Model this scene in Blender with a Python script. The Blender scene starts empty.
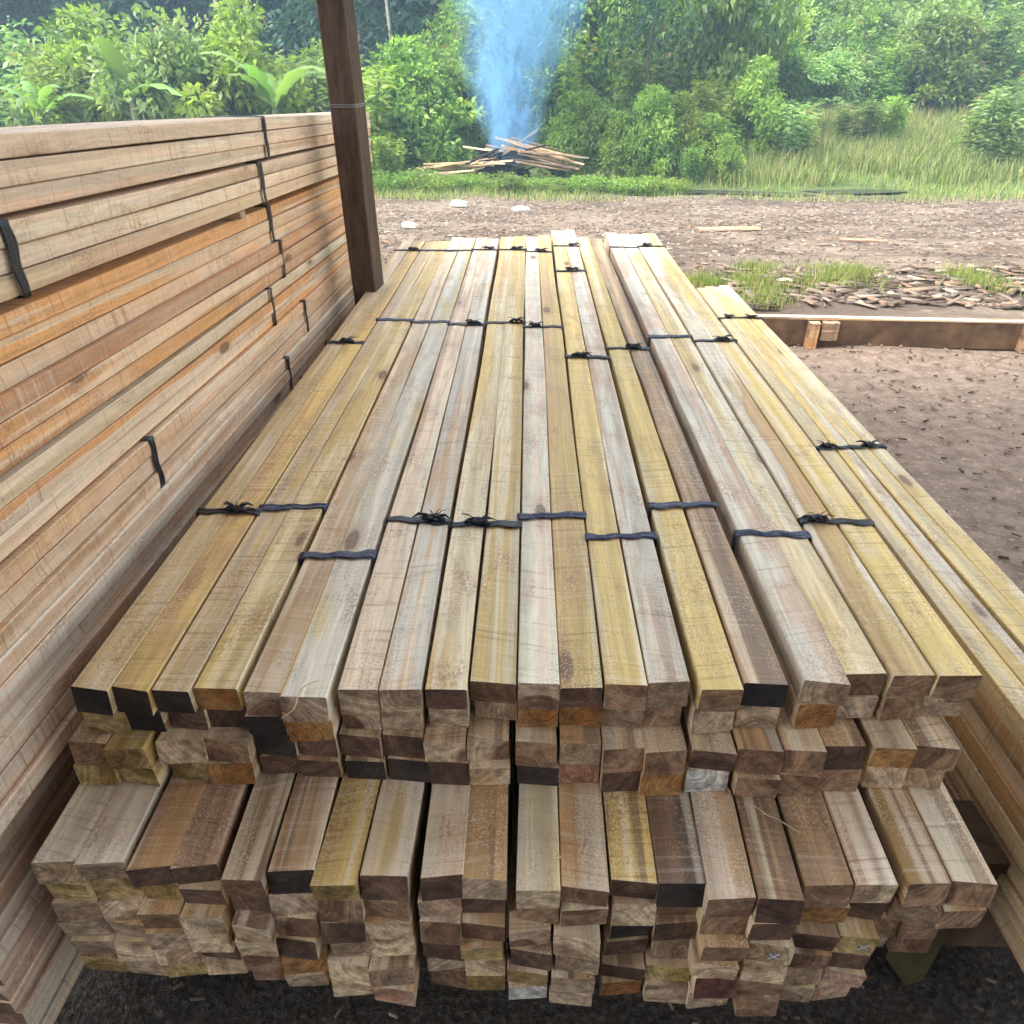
import bpy, math, random
import numpy as np
from mathutils import Vector, Matrix

rnd = random.Random(11)
S = bpy.context.scene
C = S.collection
R = math.radians

# ------------------------------------------------------------------ camera
CAM_H = 1.35
F = 739.0
PITCH, YAW = R(31.3), R(1.06)
cd = bpy.data.cameras.new('camera')
cam = bpy.data.objects.new('camera', cd)
C.objects.link(cam)
cam.location = (0, 0, CAM_H)
cam.rotation_euler = (math.pi / 2 - PITCH, 0, YAW)
cd.sensor_width = 36
cd.lens = F / 1024 * 36
cd.clip_start = 0.02
cd.clip_end = 2000
S.camera = cam

# ------------------------------------------------------------------ sky, sun, exposure
SUN_EL, SUN_AZ = R(56), R(-110)          # azimuth measured from +Y towards +X
w = bpy.data.worlds.new('World')
S.world = w
w.use_nodes = True
wn = w.node_tree
bgn = wn.nodes['Background']
sky = wn.nodes.new('ShaderNodeTexSky')
sky.sky_type = 'NISHITA'
sky.sun_disc = False
sky.sun_elevation = SUN_EL
sky.sun_rotation = SUN_AZ
sky.dust_density = 4.0
sky.air_density = 1.2
hsn = wn.nodes.new('ShaderNodeHueSaturation')      # thin overcast: a whiter sky
hsn.inputs['Saturation'].default_value = .12
wn.links.new(sky.outputs[0], hsn.inputs['Color'])
wn.links.new(hsn.outputs[0], bgn.inputs[0])
bgn.inputs[1].default_value = 0.15
sd = bpy.data.lights.new('sun', 'SUN')
sd.energy = 1.5
sd.angle = R(16)
sd.color = (1.0, 0.95, 0.87)
sun = bpy.data.objects.new('sun', sd)
C.objects.link(sun)
sdir = Vector((math.sin(SUN_AZ) * math.cos(SUN_EL), math.cos(SUN_AZ) * math.cos(SUN_EL), math.sin(SUN_EL)))
sun.rotation_euler = sdir.to_track_quat('Z', 'Y').to_euler()
sun.location = (0, 0, 20)
S.view_settings.view_transform = 'Standard'
S.view_settings.look = 'None'
S.view_settings.gamma = 1
S.view_settings.exposure = 2.35
S.cycles.max_bounces = 5
S.cycles.diffuse_bounces = 3
S.cycles.volume_step_rate = 2
S.cycles.transmission_bounces = 3
S.cycles.volume_bounces = 1

# ------------------------------------------------------------------ helpers
def ray(px, py):
    d = Vector(((px - 512) / F, -(py - 512) / F, -1))
    return cam.rotation_euler.to_matrix() @ d

def on_z(px, py, z):                    # point of the level plane z seen at a measured place
    d = ray(px, py)
    t = (z - CAM_H) / d.z
    return Vector((0, 0, CAM_H)) + d * t

def on_y(px, py, y):
    d = ray(px, py)
    return Vector((0, 0, CAM_H)) + d * (y / d.y)

def tag(o, label=None, cat=None, group=None, kind=None):
    if label: o['label'] = label
    if cat: o['category'] = cat
    if group: o['group'] = group
    if kind: o['kind'] = kind
    return o

def empty(name, loc, rot=(0, 0, 0)):
    o = bpy.data.objects.new(name, None)
    o.empty_display_size = 0.1
    o.location = loc
    o.rotation_euler = rot
    C.objects.link(o)
    return o

def mesh_obj(name, verts, faces, mat, parent=None, smooth=False, attr=None):
    me = bpy.data.meshes.new(name)
    me.from_pydata([tuple(v) for v in verts], [], faces)
    me.update()
    if smooth:
        me.polygons.foreach_set('use_smooth', [True] * len(me.polygons))
    if attr is not None:
        a = me.attributes.new('shade', 'FLOAT', 'POINT')
        a.data.foreach_set('value', attr)
    me.materials.append(mat)
    o = bpy.data.objects.new(name, me)
    C.objects.link(o)
    if parent: o.parent = parent
    return o

def np_mesh(name, V, quads, mat, parent=None, attr=None, smooth=False):
    me = bpy.data.meshes.new(name)
    V = np.asarray(V, dtype=np.float32)
    Q = np.asarray(quads, dtype=np.int32)
    me.vertices.add(len(V))
    me.vertices.foreach_set('co', V.ravel())
    n, k = Q.shape
    me.loops.add(n * k)
    me.loops.foreach_set('vertex_index', Q.ravel())
    me.polygons.add(n)
    me.polygons.foreach_set('loop_start', np.arange(n, dtype=np.int32) * k)
    me.polygons.foreach_set('loop_total', np.full(n, k, dtype=np.int32))
    if smooth:
        me.polygons.foreach_set('use_smooth', np.ones(n, dtype=bool))
    me.update(calc_edges=True)
    me.validate()
    if attr is not None:
        a = me.attributes.new('shade', 'FLOAT', 'POINT')
        a.data.foreach_set('value', np.asarray(attr, dtype=np.float32))
    me.materials.append(mat)
    o = bpy.data.objects.new(name, me)
    C.objects.link(o)
    if parent: o.parent = parent
    return o

class MB:
    def __init__(s): s.v = []; s.f = []
    def add(s, vs, fs):
        b = len(s.v); s.v += [tuple(v) for v in vs]; s.f += [tuple(i + b for i in f) for f in fs]
    def box(s, c, size, m=None):
        x, y, z = [k / 2 for k in size]
        vs = [Vector((sx * x, sy * y, sz * z)) for sx in (-1, 1) for sy in (-1, 1) for sz in (-1, 1)]
        if m: vs = [m @ v for v in vs]
        s.add([v + Vector(c) for v in vs], [(0, 1, 3, 2), (4, 6, 7, 5), (0, 4, 5, 1), (2, 3, 7, 6), (0, 2, 6, 4), (1, 5, 7, 3)])
    def tube(s, pts, rads, n=6):
        pts = [Vector(p) for p in pts]; b = len(s.v)
        for i, p in enumerate(pts):
            t = (pts[min(i + 1, len(pts) - 1)] - pts[max(i - 1, 0)]).normalized()
            a = t.orthogonal().normalized() if abs(t.z) > .9 else t.cross(Vector((0, 0, 1))).normalized()
            c = t.cross(a)
            for k in range(n):
                an = 2 * math.pi * k / n
                s.v.append(tuple(p + (a * math.cos(an) + c * math.sin(an)) * rads[i]))
        for i in range(len(pts) - 1):
            for k in range(n):
                s.f.append((b + i * n + k, b + i * n + (k + 1) % n, b + (i + 1) * n + (k + 1) % n, b + (i + 1) * n + k))
        s.f.append(tuple(b + k for k in reversed(range(n))))
        s.f.append(tuple(b + (len(pts) - 1) * n + k for k in range(n)))
    def build(s, name, mat, parent=None, smooth=False):
        return mesh_obj(name, s.v, s.f, mat, parent, smooth)

# ------------------------------------------------------------------ node helpers
class G:
    def __init__(s, name):
        s.m = bpy.data.materials.new(name); s.m.use_nodes = True
        s.t = s.m.node_tree; s.bsdf = s.t.nodes['Principled BSDF']; s.out = s.t.nodes['Material Output']
    def n(s, typ, **kw):
        nd = s.t.nodes.new(typ)
        for k, v in kw.items(): setattr(nd, k, v)
        return nd
    def put(s, sock, v):
        if isinstance(v, bpy.types.NodeSocket): s.t.links.new(v, sock)
        elif v is not None:
            if isinstance(v, (tuple, list)) and len(v) == 3 and sock.type == 'RGBA': v = (*v, 1)
            sock.default_value = v
    def math(s, op, a, b=None, c=None, clamp=False):
        nd = s.n('ShaderNodeMath', operation=op); nd.use_clamp = clamp
        s.put(nd.inputs[0], a); s.put(nd.inputs[1], b)
        if c is not None: s.put(nd.inputs[2], c)
        return nd.outputs[0]
    def vmath(s, op, a, b=None):
        nd = s.n('ShaderNodeVectorMath', operation=op)
        s.put(nd.inputs[0], a); s.put(nd.inputs[1], b)
        return nd.outputs[1] if op in ('LENGTH', 'DOT_PRODUCT') else nd.outputs[0]
    def noise(s, vec, scale=1, detail=2, rough=.5, dist=0, out=0):
        nd = s.n('ShaderNodeTexNoise')
        s.put(nd.inputs['Vector'], vec); nd.inputs['Scale'].default_value = scale
        nd.inputs['Detail'].default_value = detail; nd.inputs['Roughness'].default_value = rough
        nd.inputs['Distortion'].default_value = dist
        return nd.outputs[out]
    def step(s, v, lo, hi, a=0., b=1.):
        nd = s.n('ShaderNodeMapRange', interpolation_type='SMOOTHSTEP')
        s.put(nd.inputs[0], v); s.put(nd.inputs[1], lo); s.put(nd.inputs[2], hi)
        nd.inputs[3].default_value = a; nd.inputs[4].default_value = b
        return nd.outputs[0]
    def mix(s, f, a, b, mode='MIX'):
        nd = s.n('ShaderNodeMix', data_type='RGBA', blend_type=mode)
        s.put(nd.inputs[0], f); s.put(nd.inputs[6], a); s.put(nd.inputs[7], b)
        return nd.outputs[2]
    def gray(s, v):
        nd = s.n('ShaderNodeCombineColor'); [s.put(nd.inputs[i], v) for i in range(3)]
        return nd.outputs[0]
    def attr(s, name, typ='OBJECT', out='Color'):
        nd = s.n('ShaderNodeAttribute', attribute_type=typ, attribute_name=name)
        return nd.outputs[out]
    def bump(s, h, strength=.3, dist=.001):
        nd = s.n('ShaderNodeBump'); nd.inputs['Strength'].default_value = strength
        nd.inputs['Distance'].default_value = dist; s.put(nd.inputs['Height'], h)
        s.put(s.bsdf.inputs['Normal'], nd.outputs[0])
    def fin(s, col, rough=.7, spec=.3):
        s.put(s.bsdf.inputs['Base Color'], col); s.put(s.bsdf.inputs['Roughness'], rough)
        s.put(s.bsdf.inputs['Specular IOR Level'], spec)
        return s.m

def simple(name, col, rough=.7, spec=.3, var=.25, scale=20):
    g = G(name); tc = g.n('ShaderNodeTexCoord')
    nz = g.noise(tc.outputs['Object'], scale, 4, .6)
    c = g.mix(1, col, g.gray(g.step(nz, .25, .75, 1 - var, 1 + var)), 'MULTIPLY')
    g.bump(nz, .3, .003)
    return g.fin(c, rough, spec)

# ------------------------------------------------------------------ sawn wood: heart/sap wood rings round a pith line, saw marks, knots
def wood_material(name, saw=1.0, dust=1.0):
    g = G(name)
    tc = g.n('ShaderNodeTexCoord'); P = tc.outputs['Object']
    rv = g.n('ShaderNodeObjectInfo').outputs['Random']
    off = g.n('ShaderNodeCombineXYZ')
    g.put(off.inputs[0], g.math('MULTIPLY', rv, 37.)); g.put(off.inputs[1], g.math('MULTIPLY', rv, 91.)); g.put(off.inputs[2], g.math('MULTIPLY', rv, 53.))
    Q = g.vmath('ADD', P, off.outputs[0])
    sx = lambda v: g.vmath('MULTIPLY', Q, v)
    # pith
    warp = g.noise(sx((5, .9, 5)), 1, 2, .5, out=1)
    warp = g.vmath('MULTIPLY', g.vmath('SUBTRACT', warp, (.5, .5, .5)), (.13, 0, .09))
    warp2 = g.noise(sx((14, 5, 14)), 1, 2, .5, out=1)
    warp2 = g.vmath('MULTIPLY', g.vmath('SUBTRACT', warp2, (.5, .5, .5)), (.012, 0, .012))
    pith = g.attr('pith', out='Vector')
    D = g.vmath('ADD', g.vmath('ADD', g.vmath('SUBTRACT', P, pith), warp), warp2)
    D = g.vmath('MULTIPLY', D, (1, 0, 1))
    r = g.vmath('LENGTH', D)
    R0 = g.attr('heart', out='Fac')
    heart = g.math('SUBTRACT', 1., g.step(g.math('SUBTRACT', r, R0), -.004, .005))
    sap, hrt, third = g.attr('tone_sap'), g.attr('tone_heart'), g.attr('tone_stain')
    col = g.mix(heart, sap, hrt)
    # slow stains
    st = g.step(g.noise(sx((18, 3.0, 18)), 1, 3, .6), .48, .66)
    col = g.mix(g.math('MULTIPLY', st, .7), col, third)
    stk = g.step(g.noise(sx((36, .7, 36)), 1, 3, .55), .52, .60)
    col = g.mix(g.math('MULTIPLY', stk, .72), col, third)
    stw = g.step(g.noise(g.vmath('ADD', sx((30, .6, 30)), (7.3, 2.1, 4.4)), 1, 3, .55), .55, .61)
    col = g.mix(g.math('MULTIPLY', stw, .60), col, g.mix(.72, sap, (.84, .74, .57)))
    band = g.step(g.noise(sx((42, .5, 42)), 1, 2, .5), .3, .7, .80, 1.16)
    col = g.mix(1, col, g.gray(band), 'MULTIPLY')
    # rings and fibres
    cr = g.n('ShaderNodeCombineXYZ'); g.put(cr.inputs[0], g.math('MULTIPLY', r, 260.)); g.put(cr.inputs[1], g.math('MULTIPLY', rv, 77.))
    rings = g.noise(cr.outputs[0], 1, 3, .6)
    col = g.mix(1, col, g.gray(g.step(rings, .25, .75, .86, 1.10)), 'MULTIPLY')
    fib = g.noise(sx((260, 14, 260)), 1, 4, .65)
    col = g.mix(1, col, g.gray(g.step(fib, .25, .75, .90, 1.09)), 'MULTIPLY')
    # knots
    vo = g.n('ShaderNodeTexVoronoi', feature='F1')
    g.put(vo.inputs['Vector'], g.vmath('ADD', sx((10, 3.4, 10)), g.vmath('MULTIPLY', warp2, (20, 0, 20)))); vo.inputs['Scale'].default_value = 1
    sep = g.n('ShaderNodeSeparateColor'); g.put(sep.inputs[0], vo.outputs['Color'])
    on = g.step(sep.outputs[0], .58, .62)
    kn = g.math('MULTIPLY', g.math('SUBTRACT', 1., g.step(vo.outputs['Distance'], .085, .13)), on)
    halo = g.math('MULTIPLY', g.math('SUBTRACT', 1., g.step(vo.outputs['Distance'], .11, .30)), on)
    col = g.mix(g.math('MULTIPLY', halo, .6), col, g.mix(.55, col, (.30, .13, .045)))
    col = g.mix(g.math('MULTIPLY', kn, .8), col, (.13, .055, .022))
    # dirty blotches
    bl = g.math('MULTIPLY', g.step(g.noise(sx((20, 8, 20)), 1, 4, .65), .50, .68), g.step(g.noise(sx((240, 150, 240)), 1, 3, .7), .42, .58))
    col = g.mix(g.math('MULTIPLY', bl, .62), col, (.32, .155, .085))
    # saw marks across the grain
    tilt = g.attr('saw_tilt', out='Fac')
    sp = g.n('ShaderNodeSeparateXYZ'); g.put(sp.inputs[0], Q)
    yy = g.math('ADD', sp.outputs[1], g.math('MULTIPLY', g.math('ADD', sp.outputs[0], sp.outputs[2]), tilt))
    cs = g.n('ShaderNodeCombineXYZ'); g.put(cs.inputs[0], g.math('MULTIPLY', sp.outputs[0], 5.)); g.put(cs.inputs[1], g.math('MULTIPLY', yy, 150.)); g.put(cs.inputs[2], g.math('MULTIPLY', sp.outputs[2], 5.))
    sw = g.noise(cs.outputs[0], 1, 3, .65)
    msk = g.step(g.noise(sx((6, 3, 6)), 1, 2, .5), .35, .65, .25, 1.)
    saw_dark = g.math('MULTIPLY', g.step(sw, .56, .68), g.math('MULTIPLY', msk, .75 * saw))
    col = g.mix(saw_dark, col, g.mix(1, col, (.55, .48, .42), 'MULTIPLY'))
    saw_lt = g.math('MULTIPLY', g.step(sw, .44, .34), g.math('MULTIPLY', msk, .50 * saw))
    col = g.mix(saw_lt, col, g.mix(.5, col, (.85, .80, .72)))
    # sawdust flecks
    fl = g.noise(sx((430, 360, 430)), 1, 2, .6)
    pm = g.step(g.noise(sx((16, 6, 16)), 1, 3, .6), .40, .66, .1, 1.)
    col = g.mix(g.math('MULTIPLY', g.math('MULTIPLY', g.step(fl, .57, .64), pm), .65 * dust), col, (.84, .75, .62))
    col = g.mix(g.math('MULTIPLY', g.math('MULTIPLY', g.step(fl, .43, .35), pm), .70 * dust), col, (.24, .14, .08))
    # end grain
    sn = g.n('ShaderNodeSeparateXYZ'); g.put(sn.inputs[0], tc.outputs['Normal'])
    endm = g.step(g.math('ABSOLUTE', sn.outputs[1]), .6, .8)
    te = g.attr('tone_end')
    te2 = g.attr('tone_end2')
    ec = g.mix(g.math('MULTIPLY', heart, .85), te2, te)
    er = g.step(rings, .3, .7, .66, 1.25)
    ec = g.mix(1, ec, g.gray(er), 'MULTIPLY')
    en = g.noise(sx((60, 60, 60)), 1, 4, .65)
    ec = g.mix(1, ec, g.gray(g.step(en, .3, .7, .55, 1.4)), 'MULTIPLY')
    en2 = g.noise(sx((500, 500, 500)), 1, 3, .7)
    ec = g.mix(1, ec, g.gray(g.step(en2, .3, .7, .72, 1.25)), 'MULTIPLY')
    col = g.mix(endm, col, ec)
    h = g.math('ADD', g.math('MULTIPLY', sw, .8), g.math('ADD', g.math('MULTIPLY', fib, .4), g.math('MULTIPLY', en2, .35)))
    g.bump(h, .55, .0012)
    rg = g.math('ADD', g.math('MULTIPLY', endm, .35), .50)
    return g.fin(col, rg, .45)

M_WOOD = wood_material('sawn_wood')
M_WOOD_SIDE = wood_material('sawn_wood_coarse', 1.15, .6)

def post_material():
    g = G('weathered_post'); tc = g.n('ShaderNodeTexCoord'); P = tc.outputs['Object']
    a = g.noise(g.vmath('MULTIPLY', P, (34, 34, 7)), 1, 6, .7)
    b = g.noise(g.vmath('MULTIPLY', P, (9, 9, 2)), 1, 3, .6)
    c = g.mix(g.step(a, .3, .7), (.042, .026, .018), (.12, .074, .048))
    c = g.mix(g.math('MULTIPLY', g.step(b, .5, .7), .6), c, (.15, .09, .055))
    g.bump(a, .6, .004)
    return g.fin(c, .75, .25)
M_POST = post_material()

def strap_material(name, base, lite):
    g = G(name); tc = g.n('ShaderNodeTexCoord')
    n = g.noise(tc.outputs['Object'], 160, 3, .6)
    g.bump(n, .5, .002)
    return g.fin(g.mix(g.step(n, .5, .7), base, lite), .38, .5)
M_STRAP = strap_material('black_plastic_strap', (.007, .008, .014), (.03, .035, .06))
M_STRAPB = strap_material('blue_black_plastic_strap', (.02, .024, .06), (.09, .11, .20))

def leaf_material(name, a, b, dead=(.18, .13, .05), dt=.93):
    g = G(name)
    sh = g.attr('shade', 'GEOMETRY', 'Fac')
    rv = g.n('ShaderNodeObjectInfo').outputs['Random']
    c = g.mix(g.step(sh, 0., .9), a, b)
    c = g.mix(g.step(sh, dt, dt + .04), c, dead)
    hs = g.n('ShaderNodeHueSaturation'); g.put(hs.inputs['Color'], c)
    g.put(hs.inputs['Hue'], g.math('ADD', g.math('MULTIPLY', rv, .035), .483)); g.put(hs.inputs['Value'], g.math('ADD', g.math('MULTIPLY', rv, .5), .75))
    c = hs.outputs[0]
    g.fin(c, .5, .35)
    tr = g.n('ShaderNodeBsdfTranslucent'); g.put(tr.inputs[0], g.mix(1, c, (1.3, 1.5, .7), 'MULTIPLY'))
    mx = g.n('ShaderNodeMixShader'); mx.inputs[0].default_value = .42
    g.t.links.new(g.bsdf.outputs[0], mx.inputs[1]); g.t.links.new(tr.outputs[0], mx.inputs[2]); g.t.links.new(mx.outputs[0], g.out.inputs[0])
    return g.m
M_LEAF_BRIGHT = leaf_material('bright_leaves', (.07, .13, .022), (.31, .40, .08))
M_LEAF_MID = leaf_material('green_leaves', (.04, .09, .022), (.22, .32, .065))
M_LEAF_DARK = leaf_material('dark_leaves', (.010, .035, .022), (.05, .12, .06))
M_LEAF_PALE = leaf_material('pale_leaves', (.07, .15, .045), (.32, .42, .16))
M_GRASS = leaf_material('grass_blades', (.08, .12, .03), (.33, .37, .12), (.42, .33, .17), .84)
M_BANANA = leaf_material('banana_leaves', (.09, .18, .04), (.20, .32, .09))
M_STEM = simple('green_stem', (.09, .10, .045))
M_TRUNK = simple('pale_trunk', (.30, .27, .21))
M_TRUNKD = simple('dark_trunk', (.07, .055, .04))

def ground_material():
    g = G('bare_earth'); ge = g.n('ShaderNodeNewGeometry'); P = ge.outputs['Position']
    sp = g.n('ShaderNodeSeparateXYZ'); g.put(sp.inputs[0], P)
    a = g.noise(P, 1.1, 5, .6); b = g.noise(P, 14, 5, .65); c_ = g.noise(P, 90, 3, .6)
    dirt = g.mix(g.step(a, .35, .65), (.100, .075, .056), (.205, .162, .125))
    dirt = g.mix(g.step(b, .5, .7), dirt, (.13, .085, .062))
    vo = g.n('ShaderNodeTexVoronoi', feature='F1'); g.put(vo.inputs['Vector'], g.vmath('MULTIPLY', P, (9, 34, 20))); g.put(vo.inputs['Scale'], 1.)
    sc = g.n('ShaderNodeSeparateColor'); g.put(sc.inputs[0], vo.outputs['Color'])
    chip = g.math('MULTIPLY', g.step(vo.outputs['Distance'], .42, .3), g.step(sc.outputs[0], .62, .66))
    dirt = g.mix(g.math('MULTIPLY', chip, .65), dirt, g.mix(sc.outputs[1], (.44, .34, .25), (.25, .14, .08)))
    # wheel tracks along the road
    tr = g.step(g.noise(g.vmath('MULTIPLY', P, (.35, 3.2, 1)), 1, 3, .5), .52, .64)
    dirt = g.mix(g.math('MULTIPLY', tr, .75), dirt, (.085, .062, .05))
    # floor inside the shed: finer and redder
    ins = g.math('SUBTRACT', 1., g.step(sp.outputs[1], 3.9, 4.25))
    inner = g.mix(g.step(b, .3, .7), (.17, .12, .09), (.29, .215, .165))
    inner = g.mix(g.step(g.noise(P, 45, 4, .7), .58, .68), inner, (.46, .34, .24))
    col = g.mix(ins, dirt, inner)
    # near-black ground under and in front of the stacks
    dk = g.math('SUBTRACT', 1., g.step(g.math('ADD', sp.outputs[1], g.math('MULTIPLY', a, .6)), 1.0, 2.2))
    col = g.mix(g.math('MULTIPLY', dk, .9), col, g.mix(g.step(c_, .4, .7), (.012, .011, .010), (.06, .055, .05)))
    # soil under the plants
    gr = g.step(g.math('ADD', sp.outputs[1], g.math('MULTIPLY', g.noise(P, 1.7, 3, .5), 1.2)), 13.2, 14.0)
    col = g.mix(gr, col, g.mix(g.step(b, .35, .65), (.05, .075, .025), (.11, .14, .045)))
    g.bump(g.math('ADD', b, g.math('MULTIPLY', c_, .4)), .9, .03)
    return g.fin(col, .9, .15)
M_GROUND = ground_material()

# ------------------------------------------------------------------ terrain
STEP_Y = 4.16
SL = -0.05
def sstep(a, b, v):
    t = min(1, max(0, (v - a) / (b - a))); return t * t * (3 - 2 * t)
def ground_z(x, y):
    ye = y - SL * x
    if ye < STEP_Y: return 0.008 * math.sin(x * 5.1 + 1) * math.sin(y * 4.3)
    z = .125 - .62 * sstep(STEP_Y, 13.2, y)
    z += .02 * math.sin(x * 2.3) * math.sin(y * 1.9 + x)
    right = sstep(1.5, 5.0, x)
    z += right * (.16 * max(0, y - 13.8)) + (1 - right) * .05 * max(0, y - 16)
    z += .19 * max(0, y - 21) * (.5 + .5 * sstep(-8, 8, x)) + .10 * max(0, y - 30)
    return z

def build_ground():
    ys = list(np.arange(-6, 4.0, .25)) + [4.0, 4.1, STEP_Y - .006, STEP_Y + .006] + list(np.arange(4.25, 16, .1)) + list(np.arange(16, 40, .6)) + list(np.arange(40, 160, 6))
    xs = list(np.arange(-60, -10, 4)) + list(np.arange(-10, 12, .14)) + list(np.arange(12, 64, 4))
    V = []; nr = np.random.RandomState(3)
    for y in ys:
        for x in xs:
            y2 = y + (SL * x if y < 8 and abs(x) < 12 else 0)
            z = ground_z(x, y2)
            if 4.2 < y < 13.5 and abs(x) < 11: z += nr.uniform(-.012, .012) - (.05 * max(0, math.sin(y * 4.2 + .3 * math.sin(x))) if 9.5 < y < 12.9 else 0)
            V.append((x, y2, z))
    nx = len(xs); Q = []
    for j in range(len(ys) - 1):
        for i in range(nx - 1):
            Q.append((j * nx + i, j * nx + i + 1, (j + 1) * nx + i + 1, (j + 1) * nx + i))
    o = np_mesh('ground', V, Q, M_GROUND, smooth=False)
    tag(o, 'brown bare earth yard running out to the thicket', 'ground', kind='structure')
build_ground()

# ------------------------------------------------------------------ battens
BH = .0406          # batten height
TOP = CAM_H - .68   # top face of the upper tier

SAP = {'cream': (.80, .64, .37), 'white': (.84, .74, .56), 'pink': (.76, .59, .42), 'grey': (.70, .62, .50), 'beige': (.66, .49, .30),
       'yellow': (.74, .52, .18), 'olive': (.60, .41, .14), 'tan': (.60, .36, .17), 'umber': (.27, .175, .11), 'brown': (.26, .155, .09), 'dark': (.13, .09, .065),
       'ochre': (.44, .26, .08), 'orange': (.66, .33, .13), 'rose': (.54, .33, .21), 'peach': (.77, .55, .38), 'blush': (.68, .43, .27),
       'amber': (.74, .36, .13), 'rust': (.56, .27, .12)}
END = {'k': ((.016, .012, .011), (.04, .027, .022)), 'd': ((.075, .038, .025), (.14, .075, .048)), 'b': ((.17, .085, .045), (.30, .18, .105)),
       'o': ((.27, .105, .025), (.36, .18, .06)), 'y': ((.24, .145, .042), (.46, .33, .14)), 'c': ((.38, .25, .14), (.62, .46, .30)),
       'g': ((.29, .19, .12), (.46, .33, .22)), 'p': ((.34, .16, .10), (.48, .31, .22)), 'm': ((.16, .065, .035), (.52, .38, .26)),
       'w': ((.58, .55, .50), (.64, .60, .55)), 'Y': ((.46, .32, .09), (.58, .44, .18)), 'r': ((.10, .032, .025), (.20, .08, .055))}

def batten_mesh(Wd, Ht, L, amp=.0016, wane=False):
    n = 26; ch = .0016; vs = []; fs = []
    ph = [rnd.uniform(0, 6.28) for _ in range(6)]
    e0, e1 = rnd.uniform(-.004, .004), rnd.uniform(-.004, .004)
    tz = rnd.uniform(-.003, .003)
    for i in range(n + 1):
        t = i / n; y = -L / 2 + L * t
        dx = amp * (math.sin(5 * t + ph[0]) + .5 * math.sin(13 * t + ph[1]))
        dz = amp * .5 * math.sin(6 * t + ph[2])
        ww = Wd / 2 + .0007 * math.sin(17 * t + ph[3]); hh = Ht / 2 + .0004 * math.sin(15 * t + ph[4])
        cut = 0
        if wane: cut = .013 * max(0, math.sin(3.1 * t + .3)) ** 3 * (1 + .4 * math.sin(40 * t))
        ring = [(-ww + ch, -hh), (ww - ch, -hh), (ww, -hh + ch), (ww, hh - ch), (ww - ch, hh), (-ww + ch + cut, hh), (-ww + cut * .6, hh - ch), (-ww, -hh + ch)]
        for (x, z) in ring:
            yy = y
            if i == 0: yy += e0 * x / Wd * 2 + tz * z / Ht * 2
            if i == n: yy += e1 * x / Wd * 2
            vs.append((x + dx, yy, z + dz))
    for i in range(n):
        for k in range(8):
            fs.append((i * 8 + k, i * 8 + (k + 1) % 8, (i + 1) * 8 + (k + 1) % 8, (i + 1) * 8 + k))
    fs.append(tuple(reversed(range(8)))); fs.append(tuple(n * 8 + k for k in range(8)))
    return vs, fs

def batten(parent, cx, cz, Wd, Ht, y0, y1, tones, end, mat, label=None, wane=False, heart=None, dim=1.0):
    vs, fs = batten_mesh(Wd, Ht, y1 - y0, wane=wane)
    o = mesh_obj('batten', vs, [f[::-1] for f in fs], mat, parent)
    o.location = (cx, (y0 + y1) / 2, cz)
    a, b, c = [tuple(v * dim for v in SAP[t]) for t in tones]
    def j(c_):
        f = rnd.uniform(.92, 1.06)
        return tuple(max(.004, v * f * rnd.uniform(.985, 1.015)) for v in c_)
    o['tone_sap'] = j(a); o['tone_heart'] = j(b); o['tone_stain'] = j(c)
    e, e2 = [tuple(v * .90 for v in t_) for t_ in END[end]]  # own end colours, darkened further with shade worked into the tone
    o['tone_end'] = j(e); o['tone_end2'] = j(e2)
    o['pith'] = (rnd.uniform(-.05, .05), 0., rnd.choice([-1, 1]) * rnd.uniform(.0, .05))
    o['heart'] = rnd.uniform(.02, .055) if heart is None else heart
    o['saw_tilt'] = rnd.uniform(-.25, .25)
    if label: o['label'] = label
    return o

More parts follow.
